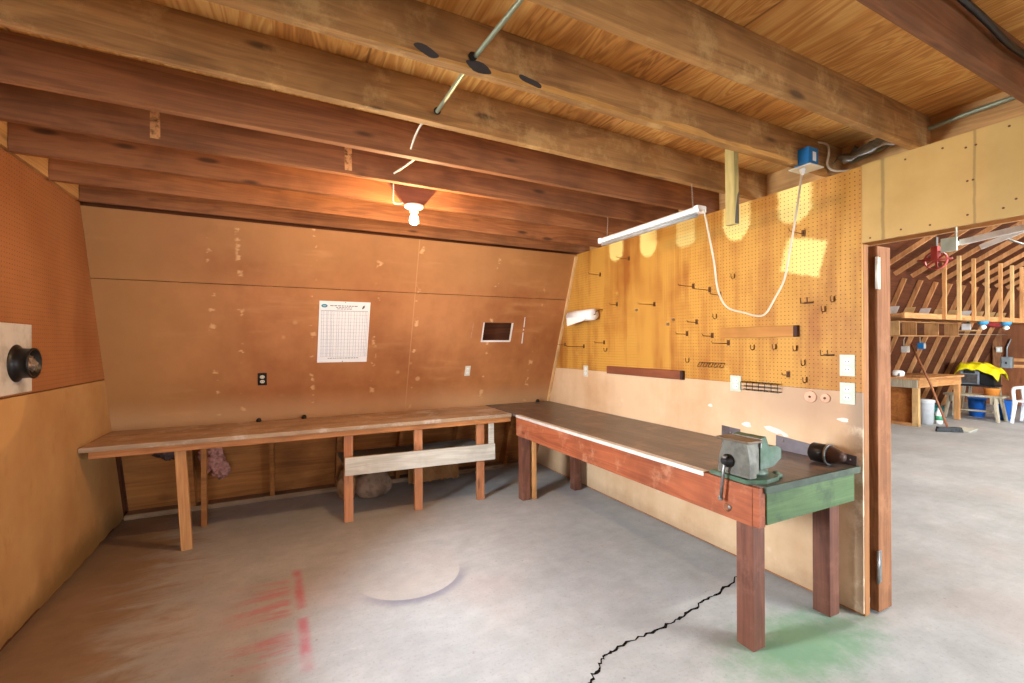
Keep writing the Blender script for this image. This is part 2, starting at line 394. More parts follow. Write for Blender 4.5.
def lowleft_extra(g, col, u, v, n2, n1):
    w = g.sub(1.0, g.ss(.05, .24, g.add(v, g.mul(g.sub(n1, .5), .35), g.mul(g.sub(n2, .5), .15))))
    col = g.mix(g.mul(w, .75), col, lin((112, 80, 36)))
    # old round water mark under the flue
    du = g.sub(u, 3.08); dv = g.sub(v, 1.32); r = g.math('SQRT', g.add(g.mul(du, du, .8), g.mul(dv, dv)))
    sc = g.mul(g.ss(.56, .7, g.noise(g.map(g.obj, (1, 3, 1.4), (0, 3, 1)), 2.2, 6, .7)), .45)
    col = g.mix(sc, col, lin((156, 106, 58)))
    ring = g.mul(g.sub(1.0, g.ss(.3, .34, g.add(r, g.mul(g.sub(n2, .5), .06)))), .35)
    col = g.mix(ring, col, lin((226, 170, 104)))
    return col
M_LEFT_LOW = blot_board('tan_board_left', (190, 146, 92), (166, 116, 66), (230, 198, 150), (1, 2), .6, .1, None, None, lowleft_extra)
M_LEFT_PEG = blot_board('tan_pegboard_left', (170, 110, 64), (144, 86, 46), (214, 152, 92), (1, 2), .5, .1, .0254)
PATCH = [(3.41, 3.61, 2.345, 2.8, .05, 1), (2.97, 3.175, 2.31, 2.8, .07, 1), (2.56, 2.75, 2.315, 2.8, .04, .75), (2.085, 2.30, 2.27, 2.8, .10, 1), (1.675, 1.88, 2.30, 2.8, .05, 1)]  # paler patches along the top of the pegboard
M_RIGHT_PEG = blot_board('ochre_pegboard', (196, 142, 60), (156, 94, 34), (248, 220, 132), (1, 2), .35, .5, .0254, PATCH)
def lowright_extra(g, col, u, v, n2, n1):
    grime = g.mul(g.sub(1.0, g.ss(1.6, 2.6, u)), g.ss(.9, 1.15, v), g.ss(.3, .6, n1))
    col = g.mix(g.mul(grime, .55), col, lin((150, 112, 90)))
    edge = g.mul(g.sub(1.0, g.ss(1.40, 1.52, g.add(u, g.mul(g.sub(n1, .5), .12)))), .6)
    col = g.mix(edge, col, g.mix(g.ss(.45, .6, n2), lin((120, 104, 88)), lin((206, 190, 168))))
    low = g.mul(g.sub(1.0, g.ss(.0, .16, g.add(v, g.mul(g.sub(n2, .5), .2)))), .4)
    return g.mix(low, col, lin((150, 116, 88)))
M_RIGHT_LOW = blot_board('peach_board', (218, 184, 146), (198, 156, 116), (236, 216, 190), (1, 2), .5, .15, None, None, lowright_extra)
def header_extra(g, col, u, v, n2, n1):
    for y0, w in ((1.30, .004), (.935, .0025)):
        sm = g.sub(1.0, g.ss(w, w * 3, g.math('ABSOLUTE', g.sub(g.add(u, g.mul(g.sub(n2, .5), .02)), y0))))
        col = g.mix(g.mul(sm, .5), col, lin((112, 88, 44)))
    return col
M_HEADER = blot_board('khaki_board', (190, 152, 86), (170, 132, 68), (228, 204, 150), (1, 2), .5, .1, None, None, header_extra)
M_PATCHPLATE = plain('whitewashed_plate', (206, 198, 184), .7, 0, .3, .1, 5, (160, 140, 118), .6, 5)

def ceil_mat():
    g = G('ceiling_plywood'); p = g.obj; x, y, z = g.sep(p)
    strip = g.math('FLOOR', g.mul(g.add(x, g.mul(g.white(g.math('FLOOR', g.mul(y, 1 / 1.22))), 3.0)), 1 / .41))
    tone = g.white(g.add(strip, g.mul(g.math('FLOOR', g.mul(y, 1 / 1.22)), 7.3)))
    v = g.n('ShaderNodeVectorMath', operation='ADD'); g.put(v.inputs[0], p); g.put(v.inputs[1], g.comb(g.mul(tone, 13.0), g.mul(tone, 5.0), 0.0)); v = v.outputs[0]
    big = g.noise(g.map(v, (5.5, 1.0, 1)), 1.0, 3, .5, 1.2)
    ring = g.math('SINE', g.mul(big, 60.0))
    fine = g.noise(g.map(v, (120, 5, 1)), 1.0, 3, .6)
    f = g.add(g.mul(g.add(ring, 1.0), .10), g.mul(fine, .36), g.mul(tone, .34), g.mul(big, .12))
    col = g.ramp(f, [(.2, lin((142, 84, 36))), (.5, lin((200, 136, 64))), (.85, lin((234, 188, 112)))])
    kd = g.voro(g.map(v, (4, 1.4, 1)), 1.0)
    col = g.mix(g.mul(g.sub(1.0, g.ss(.03, .09, kd)), .7), col, lin((206, 150, 92)))
    col = g.mix(g.mul(g.ss(.55, .75, g.noise(p, 1.2, 4, .6)), .45), col, lin((104, 58, 30)))
    seam = g.sub(1.0, g.ss(.002, .006, g.math('ABSOLUTE', g.sub(g.math('FRACT', g.mul(g.add(x, .3), 1 / 1.22)), .5))))
    col = g.mix(g.mul(seam, .6), col, lin((70, 40, 20)))
    g.bump(fine, .15, .003)
    return g.fin(col, .6, 0, .3)
M_CEIL = ceil_mat()

# ------------------------------------------------------------------ the setting
m = MB().box((XL - .3, -4.3, -.12), (15.7, 5.35, 0)); fl = tag(m.build('floor', M_FLOOR), 'grey concrete floor with red and green paint marks', 'floor', None, 'structure')
# the crack: a jagged dark gap
pts = [(2.95, 2.07), (2.671, 2.023), (2.437, 1.951), (2.237, 1.917), (2.039, 1.871), (1.893, 1.842), (1.684, 1.833), (1.478, 1.816), (1.392, 1.802), (1.33, 1.75), (1.236, 1.696), (1.12, 1.60), (.9, 1.49), (.66, 1.35)]
fine = []
for a, b in zip(pts, pts[1:]):
    n_ = 7
    for k in range(n_):
        t = k / n_; fine.append((a[0] + (b[0] - a[0]) * t + random.uniform(-.006, .006), a[1] + (b[1] - a[1]) * t + random.uniform(-.012, .012)))
bm = MB(); up = [bm.bm.verts.new((x, y + w, .0012)) for (x, y), w in [(q, random.uniform(.002, .014)) for q in fine]]
dn = [bm.bm.verts.new((x + .002, y - random.uniform(.001, .007), .0012)) for x, y in fine]
for i in range(len(up) - 1): bm.bm.faces.new((up[i], up[i + 1], dn[i + 1], dn[i]))
bm.build('crack', M_CRACK, fl)

# left wall: board below, peg board above, ragged lower edge
wl = MB().box((XL - .10, -4.2, 0), (XL - .02, 1.85, ZC)).box((XL - .10, 2.6, 0), (XL - .02, 5.3, ZC)).box((XL - .10, 1.85, 0), (XL - .02, 2.6, 1.0)).box((XL - .10, 1.85, 1.95), (XL - .02, 2.6, ZC)).build('wall_left', W_SHEATH)
tag(wl, 'left wall of tan board with pegboard above', 'wall', None, 'structure')
lowedge = []
yy = 2.6
while yy < back(0) - .01:
    lowedge.append((XL, yy, .012 + .03 * max(0, noise.noise(Vector((yy * 5, 1.7, 0))) + .25) + random.uniform(0, .008))); yy += .035
poly = lowedge + [(XL, back(.02), .012), (XL, back(1.27), 1.27), (XL, 2.6, 1.275)]
MB().prism([Vector(q) for q in poly], (-.02, 0, 0)).build('lower_panel', M_LEFT_LOW, wl)
MB().prism([Vector(q) for q in [(XL, 2.6, 1.281), (XL, back(1.277), 1.277), (XL, back(2.54), 2.54), (XL, 2.6, 2.54)]], (-.02, 0, 0)).build('pegboard', M_LEFT_PEG, wl)
MB().box((XL - .02, -4.15, 0), (XL, 1.85, ZJ)).box((XL - .02, 1.85, 0), (XL, 2.6, 1.0)).box((XL - .02, 1.85, 1.95), (XL, 2.6, ZJ)).build('near_panel', M_LEFT_LOW, wl)
w1 = MB()
for a, b in (((XL - .09, 1.85, 1.0), (XL + .012, 1.89, 1.95)), ((XL - .09, 2.56, 1.0), (XL + .012, 2.6, 1.95)), ((XL - .09, 1.89, 1.0), (XL + .012, 2.56, 1.04)), ((XL - .09, 1.89, 1.91), (XL + .012, 2.56, 1.95)), ((XL - .06, 1.89, 1.465), (XL - .035, 2.56, 1.485))): w1.box(a, b, .003)
w1 = tag(w1.build('window_1', W_LIGHT), 'wooden window in the left wall beside the camera', 'window', None, 'structure')
MB().box((XL - .055, 1.89, 1.04), (XL - .05, 2.56, 1.91)).build('pane', M_GLASS, w1)

# back wall, leaning with the barn roof
def backbox(x0, x1, z0, z1, y_in, y_out):
    return [(x0, back(z0) + y_in, z0), (x1, back(z0) + y_in, z0), (x1, back(z0) + y_out, z0), (x0, back(z0) + y_out, z0),
            (x0, back(z1) + y_in, z1), (x1, back(z1) + y_in, z1), (x1, back(z1) + y_out, z1), (x0, back(z1) + y_out, z1)]
hx0, hx1, hz0, hz1 = 1.90, 2.23, 1.575, 1.769
wb = MB()
for a in ((XL, hx0, .80, 2.035), (hx1, XR, .80, 2.035), (hx0, hx1, .80, hz0), (hx0, hx1, hz1, 2.035)): wb.hull8(backbox(*a, 0, .012))
wb.hull8(backbox(XL, XR, 2.04, 2.52, .002, .014))
wb = tag(wb.build('wall_back', M_BACK), 'leaning tan painted back wall above the bench', 'wall', None, 'structure')
rag = MB()
for (xa, xb, za, zb) in ((hx0 - .012, hx1 + .012, hz0 - .014, hz0 + .006), (hx1 - .004, hx1 + .016, hz0, hz1), (hx0 - .01, hx0 + .004, hz0, hz1)): rag.hull8(backbox(xa, xb, za, zb, -.004, .002))
rag.build('torn_edge', M_FILLER, wb)
lowb = tag(MB().hull8(backbox(XL - .1, 15.61, 0, 2.86, .15, .17)).build('wall_back_sheathing', W_SHEATH), 'dark board sheathing behind the rafters', 'wall', None, 'structure')
MB().hull8(backbox(XL, XR, .03, .80, .142, .149)).build('plywood_lining', W_LOWPLY, lowb)
tag(MB().box((XL, back(0) - .01, 0), (XR, back(0) + .13, .045), .004).build('trim_1', wood('dusty_sill', (120, 88, 62), (160, 128, 98), 0, .8)), 'dusty wooden sill plate along the back wall foot', 'trim', None, 'structure')
for i, x in enumerate((-.766, -.115, .49, 1.12, 1.78, 2.45)):
    MBs = MB().bar((x, back(.045) + .075, .045), (x, back(2.45) + .075, 2.45), .04, .125)
    tag(MBs.build('wall_stud', W_LOWPLY, None, (x, back(.045) + .075, .045)), ['rough stud under the long bench, first from the left wall', 'rough stud under the long bench, second from the left wall', 'rough stud beside the canvas bundle under the long bench', 'rough stud behind the white-fronted shelf', 'rough stud near the right end of the long bench', 'rough stud in the dark corner behind the red bench leg'][i], 'stud', 'studs below the long bench', 'structure')
cr = MB().bar((XR - .012, back(.84) - .012, .84), (XR - .012, back(2.5) - .012, 2.5), .022, .035)
tag(cr.build('trim_2', W_LIGHT), 'pale wooden corner trim between back wall and pegboard wall', 'trim', None, 'structure')

# right wall: partition with peg board, header over the doorway
YE = 1.402
wr = MB().prism([Vector(q) for q in [(XR + .012, YE + .04, 0), (XR + .012, back(0), 0), (XR + .012, back(2.5), 2.5), (XR + .012, YE + .04, 2.5)]], (.05, 0, 0)).build('wall_right', W_LOWPLY)
tag(wr, 'right partition wall with ochre pegboard over peach board', 'wall', None, 'structure')
MB().prism([Vector(q) for q in [(XR, YE, .015), (XR, back(0), .015), (XR, back(1.255), 1.255), (XR, YE, 1.255)]], (.014, 0, 0)).build('lower_panel', M_RIGHT_LOW, wr)
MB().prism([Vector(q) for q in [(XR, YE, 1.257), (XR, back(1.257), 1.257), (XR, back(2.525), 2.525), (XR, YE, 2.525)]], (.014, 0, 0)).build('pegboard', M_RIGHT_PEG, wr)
MB().box((XR - .001, -4.2, 2.095), (XR + .013, YE - .002, 2.53)).build('header_panel', M_HEADER, wr)
MB().box((XR + .013, -4.2, 2.11), (XR + .06, YE - .002, 2.2)).box((XR + .013, -4.2, 2.44), (XR + .06, YE - .002, 2.53)).build('header_timber', W_PINE_Y, wr)
MB().box((XR + .014, YE - .002, 0), (XR + .062, YE + .04, 2.09), .002).build('end_stud', wood('brown_end_stud', (128, 78, 40), (176, 120, 70), 2, .6, 1, .4, .1), wr)
MB().box((XR, -4.2, 0), (XR + .06, -1.0, 2.094)).build('near_panel', M_RIGHT_LOW, wr)
# nail heads and pencilled marks on the header
for y, z in ((1.36, 2.115), (1.22, 2.13), (1.1, 2.125), (.96, 2.14), (.96, 2.3), (.94, 2.3), (.965, 2.46), (.93, 2.46), (.8, 2.17), (1.2, 2.49), (1.05, 2.49), (.82, 2.5), (.84, 2.14)):
    MB().lathe([(.005, 0), (.005, .002)], (XR - .001, y, z), (-1, 0, 0), 8).build('nail_head', M_DARKWIRE, wr)
for y, z, w, h in ((2.115, .968, .035, .018), (2.42, 1.066, .02, .012), (1.50, 1.09, .03, .012)):
    MB().prism([Vector((XR - .0006, y + w * math.cos(a) * (1 + .25 * math.sin(3 * a + y)), z + h * math.sin(a))) for a in [2 * PI * k / 18 for k in range(18)]], (.002, 0, 0)).build('filler_patch', M_FILLER, wr)
MB().prism([Vector((XR - .0006, y, z)) for y, z in [(1.99, .975), (1.95, .985), (1.88, .972), (1.83, .95), (1.82, .935), (1.85, .93), (1.87, .945), (1.9, .94), (1.93, .945), (1.97, .955)]], (.002, 0, 0)).build('filler_patch', M_FILLER, wr)

# door leaf folded back behind the wall end, seen on its edge
d1 = MB().box((2.998, 1.375, .012), (3.138, 1.42, 2.085), .004).box((2.998, 2.25, .012), (3.138, 2.295, 2.085), .004).box((3.09, 1.42, .03), (3.115, 2.25, 2.06))
d1 = tag(d1.build('door_1', W_DOOR), 'heavy weathered brown door folded back at the pegboard wall end', 'door', None, 'structure')
for z in (1.93, .27):
    h = MB().box((2.985, 1.372, z - .09), (3.025, 1.3755, z + .09), .001)
    h.lathe([(.008, -.09), (.008, .09)], (2.985, 1.372, z), (0, 0, 1), 10)
    for dz in (-.06, 0, .06): h.lathe([(.005, 0), (.005, .002)], (3.01, 1.372, z + dz), (0, -1, 0), 8)
    h.build('hinge', plain('pale_hinge', (206, 196, 180), .45, .4) if z > 1 else M_STEEL, d1)

# ceiling, rim boards
tag(MB().box((XL - .1, -4.2, ZC), (XR + .25, 4.35, ZC + .02)).build('ceiling', M_CEIL), 'plywood loft floor forming the ceiling', 'ceiling', None, 'structure')
tag(MB().box((XL - .06, -4.2, ZJ + .012), (XL + .02, 4.13, ZC)).build('trim_3', W_RIM), 'blocking boards between joists along the left wall top', 'trim', None, 'structure')
tag(MB().box((XR + .125, -4.2, ZJ - .03), (XR + .16, 4.15, ZC - .001)).build('trim_4', W_RIM), 'blocking boards between joists along the right wall top', 'trim', None, 'structure')

# joists
joists = [(4.085, 4.105, 'ceiling joist lying against the top of the back wall', W_JOIST), (3.64, 3.76, 'ceiling joist second from the back wall, lit behind the bulb', W_JOIST),
          (3.195, 3.24, 'ceiling joist third from the back wall, just behind the bulb bracket', W_JOIST), (2.745, 2.835, 'ceiling joist fourth from the back wall, holding the far chain of the tube light', W_JOIST),
          (2.335, 2.43, 'ceiling joist with a white wire looping down its face', W_JOIST), (1.905, 2.04, 'greyish ceiling joist holding the near chain of the tube light', W_JOIST_GREY),
          (1.505, 1.56, 'waney-edged ceiling joist with dark bark spots and a hanging stick', W_JOIST_GREY), (1.085, 1.14, 'pale ceiling joist crossing the upper right, second from the camera', W_JOIST_GREY),
          (.67, .70, 'dark ceiling joist at the upper right corner with black cable', W_JOIST_FRONT)]
for i, (ya, yb, lab, mt) in enumerate(joists):
    x0, x1, th = XL + .022, XR + .122, (.022 if i == 0 else .042)
    f = lambda x: ya + (yb - ya) * (x + 1.25) / 4.15
    jb = MB().hull8([(x0, f(x0), ZJ), (x1, f(x1), ZJ), (x1, f(x1) + th, ZJ), (x0, f(x0) + th, ZJ), (x0, f(x0), ZC - .001), (x1, f(x1), ZC - .001), (x1, f(x1) + th, ZC - .001), (x0, f(x0) + th, ZC - .001)], .003)
    jo = tag(jb.build('ceiling_joist', mt, None, (x0, f(x0), ZJ)), lab, 'joist', 'ceiling joists')
    if i == 6:      # dark bark pockets on the lower arris
        for x, z, w, h in ((.44, 2.549, .045, .014), (.635, 2.545, .05, .018), (.85, 2.549, .05, .015)):
            MB().prism([Vector((x + w * math.cos(a), f(x) - .0025, z + h * math.sin(a) * (1 + .3 * math.sin(2 * a + x * 9)) - .18 * w * math.cos(a))) for a in [2 * PI * k / 16 for k in range(16)]], (0, .003, 0)).build('bark_pocket', M_BARK, jo)
        n_ = 70; xs = [.25 + 2.6 * k / n_ for k in range(n_ + 1)]
        up = [Vector((x, f(x) - .0012, ZJ + .004 + .034 * min(1, (x - .2) * 2) * (.55 + .75 * noise.noise(Vector((x * 3.2, 4, 0))) + .3 * noise.noise(Vector((x * 13, 1, 0)))))) for x in xs]
        MB().prism([Vector((x, f(x) - .0012, ZJ + .001)) for x in xs] + up[::-1], (0, .002, 0)).build('waney_edge', wood('sapwood_edge', (176, 122, 58), (222, 168, 92), 0, .6, 1, .1, .05), jo)
    if i in (3,):
        for (x, n_) in ((-.56, 1), (.335, 1)):
            MB().box((x - .02, f(x) - .0015, ZJ + .02), (x + .02, f(x) + .001, ZC - .02)).build('mill_stamp', plain('pale_stamp', (206, 150, 96), .8, 0, .1, .4, 40), jo)

# ------------------------------------------------------------------ long bench under the back wall
lb = thing('workbench', (.4, 4.2, 0), 'long brown plank workbench running along the back wall', 'workbench')
XT = 2.045
t = MB()
for k, (ya, yb) in enumerate(((4.105, 4.33), (4.333, 4.56), (4.563, back(TOP)))): t.box((XL + .004, ya, TOP - .035), (XT if k == 0 else XT + .0, yb, TOP), .004)
t.build('tabletop', W_BENCH, lb)
MB().box((XL + .05, 4.125, TOP - .085), (XT, 4.16, TOP - .036), .004).build('front_rail', W_RAIL, lb)
MB().box((XL + .02, 4.55, TOP - .11), (XT, 4.585, TOP - .036), .003).build('rear_rail', W_RAIL, lb)
for x0, x1, y in ((-.735, -.655, 4.155), (.452, .532, 4.165), (1.068, 1.142, 4.165), (1.692, 1.782, 4.165)):
    lean = .03 if x0 < 0 else 0
    q = MB().bar((x0 + .04 + lean, y + .02, 0), (x0 + .04 - lean * .3, y + .02, TOP - .086), .075 if lean == 0 else .07, .04, (1, 0, 0), .003)
    q.build('leg', W_PINE_Z if x0 < 0 else W_RED_Z, lb)
for x in (-.62, 1.93): MB().bar((x, 4.66, 0), (x, 4.66, TOP - .036), .04, .06, (1, 0, 0), .003).build('leg', W_LOWPLY if x < 0 else W_WHITE, lb)
MB().hull8([(.455, 4.108, .418), (1.862, 4.108, .398), (1.862, 4.138, .398), (.455, 4.138, .418), (.455, 4.108, .572), (1.862, 4.108, .552), (1.862, 4.138, .552), (.455, 4.138, .572)], .003).build('shelf_front_board', W_WHITE, lb)['label'] = 'whitewashed board across the legs'
MB().box((.46, 4.21, .455), (1.86, 4.78, .48), .003).build('shelf', W_GREYBOARD, lb)
MB().box((1.81, 4.139, .40), (1.865, 4.16, TOP - .087), .003).build('short_upright', W_WHITE, lb)

# ------------------------------------------------------------------ red and green bench along the right wall
rb = thing('workbench', (2.45, 2.7, 0), 'sturdy workbench with red apron and green end along the pegboard wall', 'workbench')
MB().hull8([(2.065, 1.425, TOP - .03), (XR - .004, 1.425, TOP - .03), (XR - .004, back(TOP), TOP - .03), (2.065, back(TOP), TOP - .03), (2.065, 1.425, TOP), (XR - .004, 1.425, TOP), (XR - .004, back(TOP), TOP), (2.065, back(TOP), TOP)], .003).build('tabletop', W_DARKTOP, rb)
ap = MB().box((2.033, 1.46, .642), (2.064, 3.985, TOP - .004), .004).build('front_apron', W_REDAPRON, rb)
MB().box((2.033, 1.425, .645), (2.082, 1.459, TOP - .004), .003).build('apron_end_block', W_REDAPRON, rb)
MB().box((2.083, 1.418, .655), (2.842, 1.452, TOP - .031), .004).build('end_apron', W_GREEN, rb)['label'] = 'green painted end board'
MB().box((2.07, 1.410, TOP - .032), (XR - .006, 1.424, TOP + .004), .002).build('end_edging', plain('dark_green_edge', (52, 66, 48), .5, 0, .4, .2, 10, (110, 112, 92), .4), rb)
MB().box((2.028, 1.745, TOP - .022), (2.076, 3.985, TOP + .002), .002).build('metal_edging', plain('aluminium_strip', (214, 208, 200), .5, .3, .5, .1), rb)
for x, y, s in ((2.12, 1.535, .095), (2.765, 1.53, .095), (2.12, 3.985, .09), (2.75, 4.01, .09)):
    MB().box((x - s / 2 + .005, y - s / 2, 0), (x + s / 2, y + s / 2, .81 if x > 2.3 else .80), .004).build('leg', W_MAROON, rb)
MB().box((2.19, 3.93, 0), (2.23, 3.99, .80), .003).build('leg', W_PINE_Z, rb)
for y, z in ((1.585, .70), (1.64, .735)): MB().lathe([(.012, 0), (.012, .006), (.006, .009), (.0, .01)], (2.033, y, z), (-1, 0, 0), 8).build('bolt', M_STEEL, ap)
MB().lathe([(.022, 0), (.022, .004), (.012, .012)], (2.033, 1.60, .695), (-1, 0, 0), 14).build('washer', plain('rusty_washer', (150, 96, 66), .6, .4), ap)

# vise
vz = thing('bench_vise', (2.1, 1.6, TOP + .001), 'grey and green iron bench vise on the near bench corner', 'vise')
v_ = MB().prism([Vector(q) for q in [(1.995, 1.50, TOP + .002), (2.0, 1.72, TOP + .002), (2.20, 1.70, TOP + .002), (2.27, 1.60, TOP + .002), (2.2, 1.47, TOP + .002), (2.08, 1.455, TOP + .002)]], (0, 0, .022))
v_.lathe([(.085, 0), (.085, .02), (.065, .035), (.06, .05)], (2.14, 1.59, TOP + .022), (0, 0, 1), 24)
for x, y in ((2.25, 1.52), (2.22, 1.68)): v_.lathe([(.03, 0), (.03, .02), (.014, .021), (.014, .03)], (x, y, TOP + .002), (0, 0, 1), 14)
v_.build('base', M_VISEGREEN, vz)
# fixed rear body with anvil
v_ = MB().prism([Vector((x, 1.505, z)) for x, z in [(2.105, TOP + .06), (2.105, TOP + .215), (2.15, TOP + .222), (2.17, TOP + .17), (2.24, TOP + .165), (2.27, TOP + .15), (2.27, TOP + .1), (2.21, TOP + .065)]], (0, .16, 0))
v_.build('fixed_jaw', M_VISEGREEN, vz)
v_ = MB()
prof = [(1.488, .03), (1.488, .10), (1.495, .16), (1.505, .20), (1.640, .20), (1.650, .16), (1.665, .10), (1.672, .03)]
a = [Vector((2.0, y, TOP + z)) for y, z in prof]
v_.prism(a, (.05, 0, 0))
v_.prism([Vector((x, 1.51, TOP + z)) for x, z in [(2.05, .035), (2.05, .19), (2.075, .205), (2.10, .205), (2.10, .04)]], (0, .15, 0))
mj = v_.build('moving_jaw', M_VISE, vz)
MB().box((1.985, 1.485, TOP + .2), (2.098, 1.672, TOP + .214), .004).build('jaw_top_plate', plain('brown_jaw_plate', (104, 88, 72), .4, .6), mj)
MB().box((2.101, 1.5, TOP + .17), (2.106, 1.665, TOP + .216)).build('jaw_insert', M_STEEL, vz)
v_ = MB().lathe([(.032, 0), (.034, .012), (.022, .018), (.02, .04), (.014, .045)], (2.0, 1.605, TOP + .098), (-1, 0, 0), 16)
v_.build('screw_head', M_BLACK, mj)
v_ = MB().tube([(1.965, 1.602, TOP + .115), (1.965, 1.612, TOP + .03), (1.965, 1.625, TOP - .095)], .0075, 10)
v_.lathe([(.0, -.012), (.012, -.006), (.013, .004), (.0, .01)], (1.965, 1.627, TOP - .10), (0, 0, 1), 10).lathe([(.0, -.008), (.012, -.004), (.012, .006), (.0, .01)], (1.965, 1.602, TOP + .118), (0, 0, 1), 10)
v_.build('handle', M_STEEL, vz)

vz.location.x += .035; vz.location.y -= .015

# canister and steel plates against the wall
cn = thing('canister', (2.79, 1.53, TOP + .001), 'black metal canister lying on the bench by the doorway end', 'canister')
zc = TOP + .058
MB().lathe([(.0, 0), (.045, .002), (.054, .01), (.055, .10), (.05, .105)], (2.785, 1.615, zc), (0, -1, 0), 28).build('body', M_BLACK, cn)
MB().lathe([(.0575, 0), (.0575, .012)], (2.785, 1.525, zc), (0, -1, 0), 28).build('ring', M_STEEL, cn)
MB().lathe([(.05, 0), (.046, .02), (.03, .055), (.022, .075), (.0, .077)], (2.785, 1.512, zc), (0, -1, 0), 24).build('tapered_end', plain('rust_dark', (66, 40, 28), .5, .3), cn)
for i, (y0, y1, z0, z1, lab) in enumerate(((2.165, 2.315, TOP + .001, .925, 'short grey steel plate against the wall behind the vise'), (1.43, 1.90, TOP + .001, .925, 'long grey steel plate against the wall behind the canister'))):
    p = MB().hull8([(XR - .012, y0, z0), (XR - .006, y0, z0), (XR - .006, y1, z0), (XR - .012, y1, z0), (XR - .008, y0, z1 + (.0 if i == 0 else -.03)), (XR - .002, y0, z1 + (.0 if i == 0 else -.03)), (XR - .002, y1, z1 + .008), (XR - .008, y1, z1 + .008)], .001)
    po = tag(p.build('steel_plate', M_PLATE, None, (XR - .01, y0, z0)), lab, 'plate', 'steel plates on the bench')
    for y in ((2.24,) if i == 0 else (1.85, 1.46)): MB().lathe([(.006, 0), (.006, .002), (.003, .005), (.0, .006)], (XR - .0105, y, .892 if i == 0 else (.905 if y > 1.6 else .87)), (-1, 0, 0), 8).build('screw', M_BRIGHTWIRE, po)

# ------------------------------------------------------------------ things under the long bench
sk = thing('canvas_bundle', (.82, 4.75, 0), 'round dusty canvas bundle on the floor under the shelf', 'bundle')
MB().blob((.80, 4.80, .12), (.19, .15, .15), .10, 1.8, 4, 3, .002).build('sack', M_SACK, sk)
MB().blob((.56, 4.84, .13), (.10, .10, .16), .18, 2.6, 4, 9, .002).build('loose_cloth', plain('tan_canvas', (160, 120, 84), .9, 0, .1, .2), sk)
cb = MB(); n_ = 24; row0, row1 = [], []
for k in range(n_ + 1):
    x = 1.18 + .58 * k / n_; y = 4.86 + .02 * math.sin(k * 1.1)
    row0.append(Vector((x, y, .035 + .012 * math.sin(k * 2.3) + random.uniform(0, .012)))); row1.append(Vector((x, y + .05, .40)))
cb.prism(row0 + row1[::-1], (0, .012, 0))
tag(cb.build('cardboard_sheet', M_CARD, None, (1.45, 4.87, .03)), 'brown ragged sheet hanging behind the shelf legs', 'sheet')
ins = MB().blob((-.60, 4.93, .54), (.085, .045, .13), .45, 2.4, 5, 5).blob((-.53, 4.95, .40), (.07, .04, .08), .5, 3.0, 4, 8)
tag(ins.build('insulation', M_PINK, None, (-.56, 4.96, .5)), 'tuft of pink insulation hanging below the long bench', 'insulation')
ins = MB().blob((-.93, 4.98, .62), (.10, .05, .08), .5, 3.0, 4, 2)
tag(ins.build('insulation', plain('grey_insulation', (92, 74, 70), .95, 0, .05, .25, 30), None, (-.93, 4.98, .62)), 'small grey tuft of insulation left of the first bench leg', 'insulation')

# ------------------------------------------------------------------ things on the back wall
nb = Vector((0, -1, -K)).normalized(); ub = Vector((0, -K, 1)).normalized()        # outward normal and up-slope of the back wall
def bp(x, z, off=0.0): return Vector((x, back(z), z)) + nb * off
ch = thing('wall_chart', bp(.5, 1.38), 'white printed wall chart tacked to the back wall', 'chart')
MB().prism([bp(.28, 1.935, .003), bp(.72, 1.934, .003), bp(.714, 1.375, .003), bp(.269, 1.376, .003)], nb * .0015).build('sheet', M_PAPER, ch); ch = bpy.data.objects['sheet']
def quad(mb, x0, x1, z0, z1, off=.0048): mb.prism([bp(x0, z1, off), bp(x1, z1, off), bp(x1, z0, off), bp(x0, z0, off)], nb * .0003)
gr = MB()
cols = [.30, .317, .342, .352, .375, .385, .402, .43, .447, .473, .50, .53, .55, .58, .602, .63, .655, .676, .69, .703]
for x in cols: quad(gr, x, x + .0022, 1.43, 1.845)
for k in range(14): quad(gr, .292, .703, 1.43 + k * .032, 1.4312 + k * .032)
gr.build('printed_grid', M_INK, ch)
tx = MB()
x = .37
while x < .60:
    w = random.uniform(.012, .03); quad(tx, x, x + w, 1.892, 1.899); x += w + .007
for z, xa, xb in ((1.878, .42, .56), (1.866, .43, .55), (1.413, .36, .62)):
    x = xa
    while x < xb:
        w = random.uniform(.01, .026); quad(tx, x, x + w, z, z + .005); x += w + .006
quad(tx, .295, .70, 1.850, 1.8525)
tx.build('printed_lines', M_INKDARK, ch)
lg = MB().prism([bp(.322 + .026 * math.cos(a), 1.893 + .015 * math.sin(a), .0048) for a in [2 * PI * k / 24 for k in range(24)]], nb * .0005)
lg.build('oval_emblem', M_TEAL, ch)
lg = MB().prism([bp(.322 + .015 * math.cos(a), 1.893 + .006 * math.sin(a), .0054) for a in [2 * PI * k / 24 for k in range(24)]], nb * .0003)
lg.build('emblem_centre', plain('pale_teal', (150, 200, 216), .8), ch)
lg = MB().prism([bp(x, z, .0048) for x, z in [(.645, 1.875), (.655, 1.90), (.672, 1.905), (.668, 1.885), (.655, 1.87)]], nb * .0004)
lg.build('corner_emblem', M_INKDARK, ch)
for x, z in ((.50, 1.926), (.49, 1.384)): MB().lathe([(.004, 0), (.004, .002), (.0, .003)], bp(x, z, .0046), nb, 8).build('tack', M_BLACK, ch)

